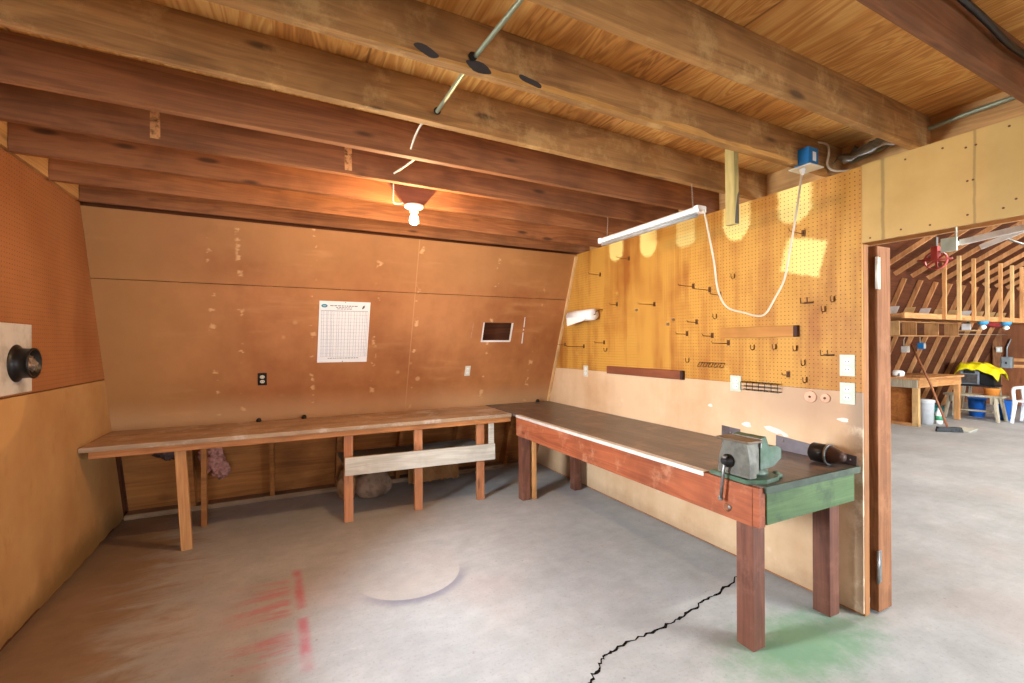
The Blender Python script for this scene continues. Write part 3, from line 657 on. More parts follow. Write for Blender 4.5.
def duplex(name, root_at, n, u, s, w, h, plate, face, label, cat='outlet', group=None, double=True):
    """wall plate with two receptacles; n outward, u up, s sideways"""
    n, u, s = Vector(n), Vector(u), Vector(s); c = Vector(root_at)
    r = thing(name, c, label, cat, group)
    def slab(cu, cs, hh, ww, o0, o1): return [c + u * (cu + i * hh) + s * (cs + j * ww) + n * o0 for i, j in ((-1, -1), (-1, 1), (1, 1), (1, -1))], n * (o1 - o0)
    pp = MB().prism(*slab(0, 0, h / 2, w / 2, .0005, .006)).build('plate', plate, r)
    for k in (-1, 1):
        if double:
            MB().prism([c + u * (k * h * .19 + .3 * w * math.sin(a) * .75) + s * (.26 * w * math.cos(a)) + n * .006 for a in [2 * PI * q / 18 for q in range(18)]], n * .002).build('receptacle', face, pp)
    if double:
        for k in (-1, 1):
            for j in (-1, 1): MB().prism(*slab(k * h * .19, j * w * .11, h * .045, w * .022, .0081, .0086)).build('slot', M_BLACK, pp)
    return r
duplex('wall_outlet', bp(-.18, 1.236), nb, ub, (1, 0, 0), .072, .118, M_BLACK, M_IVORY, 'black wall outlet with white sockets on the back wall, left of the chart')
duplex('wall_outlet', bp(1.78, 1.25), nb, ub, (1, 0, 0), .06, .115, M_IVORY, M_WHITE, 'white wall outlet on the back wall below the broken hole')
duplex('wall_outlet', (XR, 4.015, 1.245), (-1, 0, 0), (0, 0, 1), (0, 1, 0), .075, .118, M_IVORY, M_WHITE, 'white wall outlet on the right wall below the paper towels')
duplex('wall_outlet', (XR, 2.20, 1.249), (-1, 0, 0), (0, 0, 1), (0, 1, 0), .085, .112, M_SWITCH, M_WHITE, 'pale wall outlet on the right wall beside the wire rack')
duplex('switch_plate', (XR, 1.476, 1.407), (-1, 0, 0), (0, 0, 1), (0, 1, 0), .078, .122, M_SWITCH, M_WHITE, 'upper pale switch plate at the doorway end of pegboard', 'switch', 'plates by the doorway')
duplex('switch_plate', (XR, 1.476, 1.246), (-1, 0, 0), (0, 0, 1), (0, 1, 0), .078, .122, M_SWITCH, M_WHITE, 'lower pale switch plate at the doorway end of pegboard', 'switch', 'plates by the doorway')
# paint chips either side of the hole, small bits on the bench against the wall
for pts_, lab in (([(1.765, 1.60), (1.775, 1.60), (1.785, 1.77), (1.775, 1.77)], 'dull scraped streak on the back wall left of the hole'), ([(2.385, 1.545), (2.40, 1.545), (2.385, 1.835), (2.372, 1.835)], 'white scraped streak on the back wall right of the hole')):
    ck = MB(); (xa, za), (xb, _), (xc, zc_), (xd, _) = pts_
    for f0, f1 in ((0, .42), (.5, .56), (.62, 1)):
        l = lambda a, b, f: a + (b - a) * f
        ck.prism([bp(l(xa, xd, f0), l(za, zc_, f0), .0004), bp(l(xb, xc, f0), l(za, zc_, f0), .0004), bp(l(xb, xc, f1) - .003, l(za, zc_, f1), .0004), bp(l(xa, xd, f1), l(za, zc_, f1), .0004)], nb * .001)
    tag(ck.build('trim_5' if 'dull' in lab else 'trim_6', plain('scraped_dull', (176, 130, 100), .8) if 'dull' in lab else M_FILLER), lab, 'paint chip', None, 'structure')
for x, lab in ((-.214, 'black plug on the long bench, left of the pair against the wall'), (.163, 'black plug on the long bench, right of the pair against the wall'), (2.72, 'black plug in the far bench corner by the corner trim')):
    tag(MB().lathe([(.022, 0), (.024, .012), (.014, .03), (.0, .034)], (x, back(TOP) - .045, TOP + .001), (0, 0, 1), 14).build('black_plug', M_BLACK, None, (x, back(TOP) - .045, TOP)), lab, 'plug', 'plugs along the bench back')

# ------------------------------------------------------------------ left wall: flue plate and pipe
fp = thing('flue_pipe', (XL, 3.30, 1.45), 'black flue pipe stub on whitewashed plate on left wall', 'pipe')
MB().box((XL + .001, 2.9, 1.29), (XL + .008, 3.47, 1.66), .002).build('plate', M_PATCHPLATE, fp)
MB().lathe([(.10, 0), (.095, .004), (.08, .012), (.078, .06), (.082, .062), (.082, .07), (.072, .07), (.07, .02), (.0, .02)], (XL + .008, 3.31, 1.45), (1, 0, 0), 28).build('pipe', M_BLACK, fp)
lf = MB()
for k in range(3): lf.blob((XL + .055, 3.31 + .03 * k - .03, 1.44 + .02 * (k % 2)), (.02, .025, .03), .5, 2.5, 3, k)
lf.build('stuffing', plain('crumpled_foil', (150, 130, 112), .4, .3, .5, .3), bpy.data.objects['pipe'])

# ------------------------------------------------------------------ right wall fittings
st = tag(MB().box((XR - .03, 2.69, 1.243), (XR - .001, 3.628, 1.316), .003).build('wooden_strip', W_STRIPRED, None, (XR - .02, 3.1, 1.25)), 'long dark red wooden strip along the lower edge of the pegboard', 'wooden strip')
MB().box((XR - .031, 2.665, 1.243), (XR - .001, 2.689, 1.316), .002).build('end_cap', plain('dark_end_grain', (58, 30, 22), .7), st)
st = tag(MB().box((XR - .028, 1.772, 1.576), (XR - .001, 2.307, 1.648), .003).build('wooden_strip', W_STRIPTAN, None, (XR - .02, 2.0, 1.6)), 'short tan wooden strip on the pegboard under the hanging cord', 'wooden strip')
MB().box((XR - .029, 1.748, 1.576), (XR - .001, 1.771, 1.648), .002).build('end_cap', plain('dark_end_grain2', (66, 34, 22), .7), st)
rk = thing('wire_rack', (XR, 2.0, 1.24), 'small black wire rack on the wall beside the pale outlet', 'rack')
q = MB()
for z in (1.218, 1.243, 1.27): q.tube([(XR - .012, 1.863, z), (XR - .012, 2.129, z)], .0022, 6); q.tube([(XR - .045, 1.863, z - .003), (XR - .045, 2.129, z - .003)], .0022, 6)
q.build('bars', M_BLACK, rk)
for k in range(7):
    y = 1.863 + .266 * k / 6; MB().tube([(XR - .001, y, 1.272), (XR - .045, y, 1.268), (XR - .045, y, 1.213), (XR - .001, y, 1.218)], .0022, 6).build('loop', M_BLACK, rk)
for y, r, lab in ((1.681, .036, 'larger peach wooden disc screwed to the wall above the bench'), (1.594, .027, 'smaller peach wooden disc beside the larger one')):
    o = thing('wooden_disc', (XR, y, 1.207), lab, 'disc', 'wooden discs on the wall')
    MB().lathe([(r, .0005), (r, .010), (r - .003, .012), (.0, .012)], (XR, y, 1.207), (-1, 0, 0), 26).build('disc', M_PEACHDISC, o)
    MB().lathe([(.007, .012), (.007, .016), (.0, .017)], (XR, y, 1.207), (-1, 0, 0), 10).build('screw', M_DARKWIRE, o)
# paper towel roll on its holder
pt = thing('paper_towel_roll', (XR, 4.04, 1.83), 'white paper towel roll hanging near the far wall corner', 'paper towel')
MB().lathe([(.02, 0), (.058, .0), (.058, .42), (.02, .42)], (XR - .09, 4.17, 1.835), (0, -1, 0), 28).build('roll', M_TOWEL, pt)
MB().prism([Vector((XR - .147, 4.17, 1.835)), Vector((XR - .147, 3.76, 1.835)), Vector((XR - .140, 3.86, 1.775)), Vector((XR - .135, 4.14, 1.735)), Vector((XR - .135, 4.17, 1.73))], (.002, 0, 0)).build('loose_sheet', M_TOWEL, pt)
MB().lathe([(.018, 0), (.018, .005)], (XR - .09, 4.176, 1.835), (0, -1, 0), 14).build('core', plain('card_core', (96, 70, 52), .9), pt)
MB().tube([(XR - .001, 3.72, 1.88), (XR - .03, 3.72, 1.885), (XR - .09, 3.72, 1.86), (XR - .09, 3.72, 1.835), (XR - .09, 4.21, 1.835)], .004, 8).tube([(XR - .001, 4.21, 1.86), (XR - .05, 4.21, 1.86), (XR - .09, 4.21, 1.835)], .004, 8).build('holder', M_DARKWIRE, pt)

# peg hooks
G_HOOK = 'peg hooks on the pegboard wall'
def hook(kind, y, z, lab, L=.14, mat=None):
    at = (XR, y, z); o = thing('pegboard_hook', at, lab, 'hook', G_HOOK); mat = mat or M_DARKWIRE
    if kind == 'long':
        MB().tube([(XR + .004, y, z + .018), (XR - .004, y, z + .018), (XR - .006, y, z), (XR - L, y, z + .004), (XR - L - .008, y, z + .018)], .0028, 6).build('prong', mat, o)
        MB().box((XR - .004, y - .012, z - .014), (XR - .0005, y + .012, z + .026), .001).build('back_plate', mat, o)
    elif kind == 'ell':
        MB().tube([(XR + .004, y, z + .02), (XR - .005, y, z + .02), (XR - .006, y, z - .01), (XR - .03, y, z - .014), (XR - .04, y, z - .005), (XR - .042, y, z + .02)], .003, 6).build('prong', mat, o)
    elif kind == 'double':
        for d in (-.02, .02): MB().tube([(XR + .003, y + d, z), (XR - .05, y + d, z - .003), (XR - .055, y + d, z + .03)], .003, 6).build('prong', mat, o)
        MB().box((XR - .005, y - .03, z - .006), (XR - .0005, y + .03, z + .006), .001).build('back_plate', mat, o)
    elif kind == 'clip':
        MB().lathe([(.012, .0005), (.012, .004), (.006, .012), (.009, .022), (.0, .024)], (XR, y, z), (-1, 0, 0), 12).build('knob', mat, o)
    elif kind == 'row':
        MB().tube([(XR + .003, y - .11, z), (XR - .006, y - .11, z), (XR - .006, y + .11, z), (XR + .003, y + .11, z)], .003, 6).build('back_wire', mat, o)
        for k in range(5):
            yy = y - .10 + .05 * k; MB().tube([(XR - .006, yy - .014, z), (XR - .03, yy - .014, z - .03), (XR - .04, yy, z - .034), (XR - .03, yy + .014, z - .03), (XR - .006, yy + .014, z)], .0025, 6).build('loop', mat, o)
    return o
B = M_BRIGHTWIRE
for h_ in [('long', 3.325, 2.33, 'long wire peg hook across the farthest pale patch near the tube light'), ('long', 3.76, 2.24, 'long wire peg hook below the outlined stain in the top far corner'),
           ('long', 1.72, 2.215, 'long wire peg hook on the upper edge of the pale rectangle'), ('ell', 2.205, 2.015, 'short peg hook alone below the hanging stick, left of the cord'),
           ('long', 2.575, 1.985, 'long peg hook just left of the cord, upper of three', .16), ('long', 2.42, 1.94, 'long dark peg hook touching the cord, middle of three', .17), ('long', 2.33, 1.895, 'dark peg hook behind the cord, lowest of three', .10),
           ('long', 3.00, 1.875, 'long dark peg hook at the middle of the far pegboard', .18), ('long', 3.50, 1.915, 'faint peg hook right of the paper towels, level with them', .09), ('clip', 3.22, 1.845, 'bright round clip below the long middle hook', 0, B),
           ('clip', 2.84, 1.70, 'bright clip in mid pegboard, lower left of a pair', 0, B), ('clip', 2.78, 1.735, 'bright clip in mid pegboard, upper right of a pair', 0, B), ('ell', 2.36, 1.735, 'short peg hook under the low point of the cord, above the strip'),
           ('long', 2.545, 1.70, 'peg hook left of the cord bend, above the strip end', .1), ('long', 2.64, 1.61, 'thin peg hook left of the tan strip, lower of two', .12), ('long', 2.26, 1.535, 'long dark peg hook just below the left end of the tan strip', .17), ('long', 2.40, 1.59, 'peg hook touching the left end of the tan strip', .1),
           ('row', 2.40, 1.39, 'wire tool holder with a row of loops below the tan strip'), ('ell', 2.055, 1.505, 'short peg hook under the tan strip, leftmost of three'), ('ell', 1.90, 1.51, 'short peg hook under the tan strip, middle of three'), ('ell', 1.765, 1.50, 'short peg hook under the dark end of the tan strip, rightmost of three'),
           ('double', 1.69, 1.785, 'double prong hook up right of the tan strip'), ('ell', 1.595, 1.735, 'short dark peg hook right of the double hook, lower of two'), ('ell', 1.545, 1.79, 'short peg hook nearest the door edge, high up'), ('double', 1.575, 1.465, 'double prong hook left of the upper switch plate'),
           ('ell', 1.715, 1.41, 'short peg hook above the peach discs, upper of two'), ('ell', 1.705, 1.305, 'short peg hook just above the peach discs, lower of two'), ('long', 1.82, 1.33, 'peg hook right of the wire rack, slightly above it', .06), ('ell', 2.62, 1.40, 'short peg hook above the right end of the red strip'),
           ('long', 3.70, 1.545, 'long peg hook below the paper towels, upper of the group', .12), ('ell', 3.655, 1.475, 'short peg hook below the paper towels, beside the red strip end'), ('long', 4.05, 1.505, 'very long peg hook left of the towels group, above the white outlet', .22), ('long', 4.42, 1.525, 'peg hook closest to the corner trim', .1)]: hook(*h_)

# ------------------------------------------------------------------ tube light, its chains and cord
XF, ZF = 2.27, 2.352
tl = thing('tube_light', (XF, 2.43, ZF), 'long white fluorescent tube light hanging on two chains', 'light fixture')
h = MB().prism([Vector((XF + dx, 2.92, ZF + dz)) for dx, dz in [(-.035, -.016), (-.03, .012), (-.012, .026), (.012, .026), (.03, .012), (.035, -.016)]], (0, -.94, 0)); h.build('housing', M_WHITE, tl)
for y in (1.96, 2.905): MB().box((XF - .038, y - .01, ZF - .019), (XF + .038, y + .025, ZF + .024), .008).build('end_cap', M_WHITE, tl)
MB().tube([(XF, 1.99, ZF - .026), (XF, 2.92, ZF - .026)], .012, 12).build('tube', plain('grey_tube', (150, 146, 140), .3), tl)
def chain(y0, z0, y1, z1):
    c = MB(); n_ = int((z1 - z0) / .016)
    for k in range(n_):
        z = z0 + (z1 - z0) * (k + .5) / n_; y = y0 + (y1 - y0) * (k + .5) / n_
        d = Vector((1, 0, 0)) if k % 2 else Vector((0, 1, 0)); p = Vector((XF, y, z))
        c.tube([p + d * .004 * math.cos(a) + Vector((0, 0, .011 * math.sin(a))) for a in [2 * PI * q / 8 for q in range(9)]], .0014, 5)
    return c
chain(2.02, ZF + .03, 2.03, ZJ - .004).build('chain', M_BRIGHTWIRE, tl); chain(2.86, ZF + .03, 2.85, ZJ - .004).build('chain', M_BRIGHTWIRE, tl)

def catenary(pts, n=10):
    out = []; P = [Vector(p) for p in pts]; P = [P[0]] + P + [P[-1]]
    for i in range(1, len(P) - 2):
        a, b, c, d = P[i - 1:i + 3]
        for k in range(n):
            t = k / n; out.append(.5 * ((2 * b) + (c - a) * t + (2 * a - 5 * b + 4 * c - d) * t * t + (3 * b - a - 3 * c + d) * t ** 3))
    return out + [P[-2]]
cordpts = [(2.265, 1.937, 2.345), (2.266, 1.925, 2.30), (2.27, 1.903, 2.185), (2.288, 1.883, 2.022), (2.301, 1.867, 1.854), (2.333, 1.831, 1.751), (2.395, 1.759, 1.713), (2.439, 1.709, 1.694), (2.465, 1.678, 1.71), (2.495, 1.644, 1.794), (2.524, 1.61, 1.893), (2.541, 1.591, 2.033), (2.563, 1.565, 2.254), (2.573, 1.554, 2.364), (2.583, 1.543, 2.49)]
tag(MB().tube(catenary(cordpts, 6), .0055, 8).build('power_cord', M_CORD, None, (2.4, 1.75, 1.7)), 'white cord swagging from the tube light up to the blue box', 'cord')
bx = thing('junction_box', (2.60, 1.53, 2.56), 'bright blue electrical box with white cover plate under the joist end', 'electrical box')
MB().box((2.565, 1.495, 2.515), (2.655, 1.575, 2.615), .006).build('box', M_BLUE, bx)
MB().box((2.545, 1.475, 2.506), (2.672, 1.595, 2.513), .002).build('cover_plate', M_IVORY, bx)
MB().box((2.60, 1.4945, 2.54), (2.63, 1.4935, 2.59)).build('sticker', M_WHITE, bx)
MB().lathe([(.016, 0), (.016, .006), (.008, .03), (.006, .034)], (2.583, 1.54, 2.506), (0, 0, -1), 14).build('plug', M_WHITE, bx)
tag(MB().tube(catenary([(2.664, 1.545, 2.60), (2.74, 1.57, 2.69), (2.80, 1.535, 2.685), (2.80, 1.52, 2.63), (2.82, 1.54, 2.57), (2.86, 1.52, 2.535), (2.96, 1.45, 2.535)], 8), .006, 8).build('white_cable', M_CORD, None, (2.8, 1.54, 2.6)), 'short white cable looping from the blue box over the wall top', 'cable')
sh = MB()
gx, gy = 14, 10
t = bmesh.new(); grid = [[t.verts.new((2.80 + .13 * i / gx + .02 * noise.noise(Vector((i * .5, j * .4, 2))), 1.18 + .33 * j / gy, 2.54 + .13 * (i / gx) ** .7 * (1 - .4 * j / gy) + .045 * noise.noise(Vector((i * .35, j * .6, 0))) + .012)) for i in range(gx + 1)] for j in range(gy + 1)]
for j in range(gy):
    for i in range(gx): f = t.faces.new((grid[j][i], grid[j][i + 1], grid[j + 1][i + 1], grid[j + 1][i])); f.smooth = True
sh._add(t)
so = tag(sh.build('plastic_sheet', M_TARP, None, (2.86, 1.35, 2.58)), 'crumpled dark plastic sheet on the wall top beside the white cable', 'plastic sheet')
so.modifiers.new('thickness', 'SOLIDIFY').thickness = .003
stk = tag(MB().bar((2.105, 1.618, 2.159), (2.102, 1.618, 2.65), .034, .055, (1, 0, 0), .002).build('hanging_stick', wood('greenish_stick', (140, 122, 70), (196, 170, 104), 2, .6, 1.0, .2, .1), None, (2.1, 1.618, 2.5)), 'short wooden stick nailed to the waney joist, hanging down', 'stick')
MB().prism([Vector(q) for q in [(2.09, 1.5895, 2.161), (2.121, 1.5895, 2.161), (2.121, 1.5895, 2.33), (2.11, 1.5895, 2.31), (2.10, 1.5895, 2.25)]], (0, .003, 0)).build('dark_stain', plain('stick_stain', (84, 76, 66), .8), stk)

# lamp with bare bulb on a tapered bracket board
lp = thing('bulb_lamp', (.767, 2.97, 2.46), 'bare lit bulb in white holder under a tapered board between joists', 'lamp')
MB().prism([Vector((x, 2.955, z)) for x, z in [(.50, ZC - .002), (1.03, ZC - .002), (.825, 2.452), (.70, 2.452)]], (0, .03, 0)).build('bracket_board', wood('bracket_board', (120, 62, 40), (160, 92, 60), 0, .5, 1, .1, .1), lp)
MB().lathe([(.062, 0), (.062, .012), (.05, .02), (.03, .028), (.028, .045)], (.767, 2.97, 2.455), (0, 0, -1), 28).build('lamp_holder', M_PORC, lp)
MB().lathe([(.013, 0), (.016, .012), (.026, .03), (.030, .05), (.026, .068), (.014, .078), (.0, .081)], (.767, 2.97, 2.408), (0, 0, -1), 24).build('bulb', M_BULB, bpy.data.objects['lamp_holder'])
MB().tube(catenary([(.62, 2.905, 2.60), (.625, 2.93, 2.52), (.63, 2.95, 2.455), (.66, 2.96, 2.45), (.705, 2.965, 2.465)], 8), .004, 8).build('lead', M_CORD, lp)
cd = tag(MB().tube([(.78, -.6, 2.575), (.64, 1.215, 2.575), (.617, 1.52, 2.574), (.606, 1.94, 2.566)], .0085, 10).build('conduit', M_CONDUIT, None, (.6, 1.2, 2.574)), 'thin grey-green conduit running through the joists overhead', 'conduit')
for y in (1.505, 1.93): MB().lathe([(.016, -.002), (.016, .002)], (.607, y + .012, 2.57), (0, -1, 0), 12).build('hole_rim', M_BLACK, cd)
tag(MB().tube(catenary([(.605, 1.985, 2.575), (.607, 2.05, 2.60), (.605, 2.2, 2.62), (.60, 2.30, 2.60), (.597, 2.37, 2.566)], 8), .0055, 8).build('white_wire', M_CORD, None, (.6, 2.2, 2.6)), 'white wire looping between two joists right of the conduit end', 'wire')
tag(MB().tube(catenary([(.60, 2.41, 2.566), (.67, 2.55, 2.60), (.65, 2.68, 2.60), (.596, 2.775, 2.574)], 8), .0055, 8).build('white_wire', M_CORD, None, (.6, 2.6, 2.6)), 'white wire curving onto the joist just in front of the bulb', 'wire')
tag(MB().tube(catenary([(1.2, .655, 2.66), (1.7, .66, 2.655), (2.1, .663, 2.64), (2.35, .668, 2.62), (2.6, .672, 2.625), (2.93, .675, 2.60)], 8), .011, 8).build('black_cable', M_BLACK, None, (2, .66, 2.65)), 'black cable stapled along the dark joist at upper right', 'cable')
tag(MB().tube([(2.985, 1.50, 2.60), (2.985, 1.26, 2.635), (2.99, 1.0, 2.655), (2.99, .2, 2.665)], .012, 10).build('conduit', M_CONDUIT, None, (2.96, 1, 2.65)), 'grey conduit along the wall top above the doorway', 'conduit')

# ------------------------------------------------------------------ main barn beyond the doorway
KN_Y, KN_Z, RG_Y, RG_Z = back(2.75), 2.75, .5, 4.95
tag(MB().prism([Vector(q) for q in [(XL - .1, KN_Y + .15, KN_Z + .06), (XL - .1, RG_Y, RG_Z + .16), (XL - .1, RG_Y, RG_Z + .19), (XL - .1, KN_Y + .15, KN_Z + .09)]], (17.0, 0, 0)).build('ceiling_roof_rear', W_SHEATH), 'dark sheathing of the upper roof slope', 'roof', None, 'structure')
tag(MB().prism([Vector(q) for q in [(XL - .1, -4.3, 2.62), (XL - .1, RG_Y, RG_Z + .16), (XL - .1, RG_Y, RG_Z + .19), (XL - .1, -4.3, 2.65)]], (17.0, 0, 0)).build('ceiling_roof_front', W_SHEATH), 'dark sheathing of the front roof slope', 'roof', None, 'structure')
we = tag(MB().prism([Vector(q) for q in [(15.6, -4.4, 0), (15.6, 5.5, 0), (15.6, KN_Y + .4, KN_Z + .1), (15.6, RG_Y, RG_Z + .3), (15.6, -4.4, 2.9)]], (.04, 0, 0)).build('wall_end', wood('end_wall_boards', (96, 52, 28), (146, 88, 52), 2, .8, .6, .3, .1)), 'dark boarded far end wall of the barn', 'wall', None, 'structure')
tag(MB().prism([Vector(q) for q in [(XL - .12, -4.4, ZC - .1), (XL - .12, KN_Y + .4, ZC - .1), (XL - .12, RG_Y, RG_Z + .3)]], (.03, 0, 0)).build('wall_gable', W_SHEATH), 'gable boards above the loft', 'wall', None, 'structure')
# front of the barn: big open doorways let the daylight in
wf = MB().box((XL - .1, -4.26, 0), (-.9, -4.2, 2.65)).box((2.5, -4.26, 0), (3.6, -4.2, 2.65)).box((9.6, -4.26, 0), (15.7, -4.2, 2.65)).box((-.9, -4.26, 2.0), (2.5, -4.2, 2.65)).box((.1, -4.26, 0), (2.5, -4.2, 2.0)).box((3.6, -4.26, 2.3), (9.6, -4.2, 2.65))
tag(wf.build('wall_front', W_SHEATH), 'front wall behind the camera with two wide door openings', 'wall', None, 'structure')

ordn = ['first', 'second', 'third', 'fourth', 'fifth', 'sixth', 'seventh', 'eighth', 'ninth', 'tenth', 'eleventh', 'twelfth']
for i in range(11):
    x = 8.9 + .6 * i
    r = thing('rafter', (x, back(0) - .02, 0), 'slanted pale barn rafter beyond the doorway, %s from the left' % ordn[i], 'rafter', 'rafters of the main barn')
    MB().bar((x, back(.0) + .10, .002), (x, back(2.70) + .10, 2.70), .036, .07).build('lower_rafter', W_RAFTER, r)
    MB().bar((x + .046, KN_Y + .03, KN_Z - .02), (x + .046, RG_Y + .05, RG_Z - .03), .036, .07).build('upper_rafter', W_RAFTER, r)
    g_ = MB().hull8([(x - .035, back(1.98) - .02, 1.98), (x - .022, back(1.98) - .02, 1.98), (x - .022, back(1.98) + .14, 1.98), (x - .035, back(1.98) + .14, 1.98), (x - .035, back(2.2) - .02, 2.2), (x - .022, back(2.2) - .02, 2.2), (x - .022, back(2.2) + .14, 2.2), (x - .035, back(2.2) + .14, 2.2)])
    g_.build('tie_block', M_RAILWHITE if i in (2, 4, 7) else W_LIGHT, r)
# long hanging shelf on uprights
hs = thing('hanging_shelf', (10, 3.8, 1.94), 'long plank loft shelf hung below the rafters in the main barn', 'shelf')
MB().box((8.3, 3.46, 1.90), (15.3, 3.50, 1.985), .003).build('front_beam', W_PINE_X, hs)
MB().box((8.3, 3.5, 1.945), (15.3, back(1.95) - .05, 1.975)).build('plank', W_PINE_X, hs)
for i, x in enumerate((9.50, 10.02, 10.57, 11.11, 11.68, 12.2, 12.66, 13.2, 13.75)):
    zt = 2.75 + (KN_Y - 3.45) * (RG_Z - 2.75) / (KN_Y - RG_Y) + .1
    MB().box((x - .018, 3.41, 1.90), (x + .022, 3.458, 2.965), .002).build('upright', W_LIGHT if i % 2 else W_PINE_Z, hs)
# cubby unit hanging under it
cu = thing('cubby_shelf', (10.2, 3.9, 1.64), 'open wooden cubby shelf hanging below the loft plank', 'shelf')
MB().box((9.15, 3.88, 1.635), (11.35, 4.14, 1.655)).build('bottom_board', W_PINE_X, cu); MB().box((9.151, 4.101, 1.656), (11.35, 4.115, 1.874)).build('shade_back_board', W_SHEATH, cu); MB().box((9.15, 3.9, 1.875), (11.35, 4.14, 1.893)).build('top_board', W_PINE_X, cu)  # dark back board added so the cubby interior reads as shaded
MB().box((9.13, 3.88, 1.656), (9.15, 4.32, 1.895)).build('end_panel', W_LIGHT, cu)
for x in (9.75, 10.55, 11.33): MB().box((x, 3.9, 1.656), (x + .02, 4.10, 1.874)).build('divider', W_PINE_Z, cu)
# small shelf with bottle
ss_ = tag(MB().box((11.45, 3.75, 1.74), (11.9, 4.0, 1.76), .003).build('small_shelf', W_LIGHT, None, (11.6, 3.85, 1.75)), 'small pale shelf carrying a green bottle right of the cubbies', 'shelf')
bt = thing('green_bottle', (11.6, 3.85, 1.761), 'green bottle on the small shelf right of the cubbies', 'bottle')
MB().lathe([(.045, 0), (.045, .11), (.02, .14), (.018, .16)], (11.6, 3.85, 1.761), (0, 0, 1), 18).build('bottle', M_GREENBTL, bt); MB().lathe([(.02, .16), (.02, .18)], (11.6, 3.85, 1.761), (0, 0, 1), 14).build('cap', M_WHITE, bt)
MB().box((11.47, 3.78, 1.762), (11.52, 3.9, 1.88), .004).build('white_carton', M_WHITE, None, (11.5, 3.84, 1.762)); tag(bpy.data.objects['white_carton'], 'white carton beside the green bottle on the small shelf', 'carton')
for x, lab in ((10.95, 'blue socket with white bulb under the loft shelf, nearer of two'), (11.94, 'blue socket with white bulb under the loft shelf, farther of two')):
    o = thing('pendant_socket', (x, 3.44, 1.895), lab, 'light socket', 'blue sockets under the loft shelf')
    MB().lathe([(.075, 0), (.075, .03), (.055, .06), (.03, .065)], (x, 3.44, 1.898), (0, 0, -1), 18).build('socket', plain('sky_blue_plastic', (60, 150, 200), .4) if x < 11 else bpy.data.materials['sky_blue_plastic'], o)
    MB().lathe([(.02, 0), (.045, .03), (.045, .055), (.02, .08), (.0, .085)], (x, 3.44, 1.833), (0, 0, -1), 18).build('bulb', M_PORC, o)
tag(MB().blob((11.45, 3.46, 1.84), (.28, .05, .05), .25, 2, 3, 4).build('rolled_cloth', M_MAROONPL, None, (11.45, 3.46, 1.84)), 'dark red rolled cloth hung under the loft shelf between blue sockets', 'cloth')
# bench at the rear wall
fb = thing('workbench', (11, 4.5, 0), 'rough plywood workbench seen end-on beyond the doorway', 'workbench')
MB().box((10.22, 4.04, .85), (12.0, back(.87) - .02, .885), .003).build('tabletop', W_PINE_X, fb); MB().box((10.24, 4.09, .70), (10.275, back(.85) - .03, .848), .003).build('end_rail', W_STAND, fb); MB().box((10.276, 4.08, .70), (11.98, 4.115, .848), .003).build('front_rail', W_PINE_X, fb)
MB().box((10.25, 4.08, 0), (10.34, 4.17, .699), .003).build('leg', W_LIGHT, fb); MB().box((11.9, 4.09, 0), (11.98, 4.17, .699), .003).build('leg', W_PINE_Z, fb); MB().box((10.25, back(.4) - .1, 0), (10.34, back(.7) - .03, .699), .003).build('leg', W_PINE_Z, fb)
MB().box((10.345, 4.17, .05), (10.36, back(.7) - .04, .699)).build('end_panel', W_LOWPLY, fb); MB().box((10.25, 4.171, 0), (10.34, back(.1) - .1, .05)).build('bottom_rail', W_PINE_Y, fb)
rd = thing('white_appliance', (10.35, 4.42, .886), 'white rounded appliance on the rough plywood workbench', 'appliance')
MB().lathe([(.07, 0), (.095, .03), (.10, .08), (.075, .115), (.03, .125), (.0, .126)], (10.35, 4.42, .886), (0, 0, 1), 22).build('body', M_WHITE, rd); MB().box((10.26, 4.36, .90), (10.30, 4.44, .96), .01).build('spout', M_STEEL, rd)
tag(MB().box((10.3, 4.12, .886), (10.55, 4.28, .90), .004).lathe([(.03, 0), (.03, .02)], (10.4, 4.2, .90), (0, 0, 1), 14).build('dark_tray', M_CARD, None, (10.4, 4.2, .886)), 'flat brown tray at the front of the plywood workbench', 'tray')
for x, y, z, mt, lab in ((10.62, 4.42, 1.40, M_RAILWHITE, 'pale switch box hung on a rafter above the bench'), (11.25, 4.42, 1.46, M_BLUE, 'blue box hung on a rafter right of the pale box')):
    o = thing('electrical_box', (x, y, z), lab, 'electrical box'); MB().box((x - .05, y - .05, z - .06), (x + .05, y + .05, z + .06), .008).build('box', mt, o); MB().tube([(x, y + .02, z + .055), (x + .02, y + .03, z + .18), (x + .1, y + .02, z + .3)], .006, 6).build('cable', M_CORD, o); MB().box((x - .04, y - .056, z - .05), (x + .04, y - .051, z + .05), .002).build('cover', M_IVORY, o)
tag(MB().tube([(9.0, 4.40, 1.74), (12.0, 4.40, 1.70), (13.6, 4.40, 1.70), (15.5, 4.40, 1.70)], .009, 6).build('conduit', M_CORD, None, (10, 4.5, 1.7)), 'thin pale conduit along the rafters above the far bench', 'conduit')
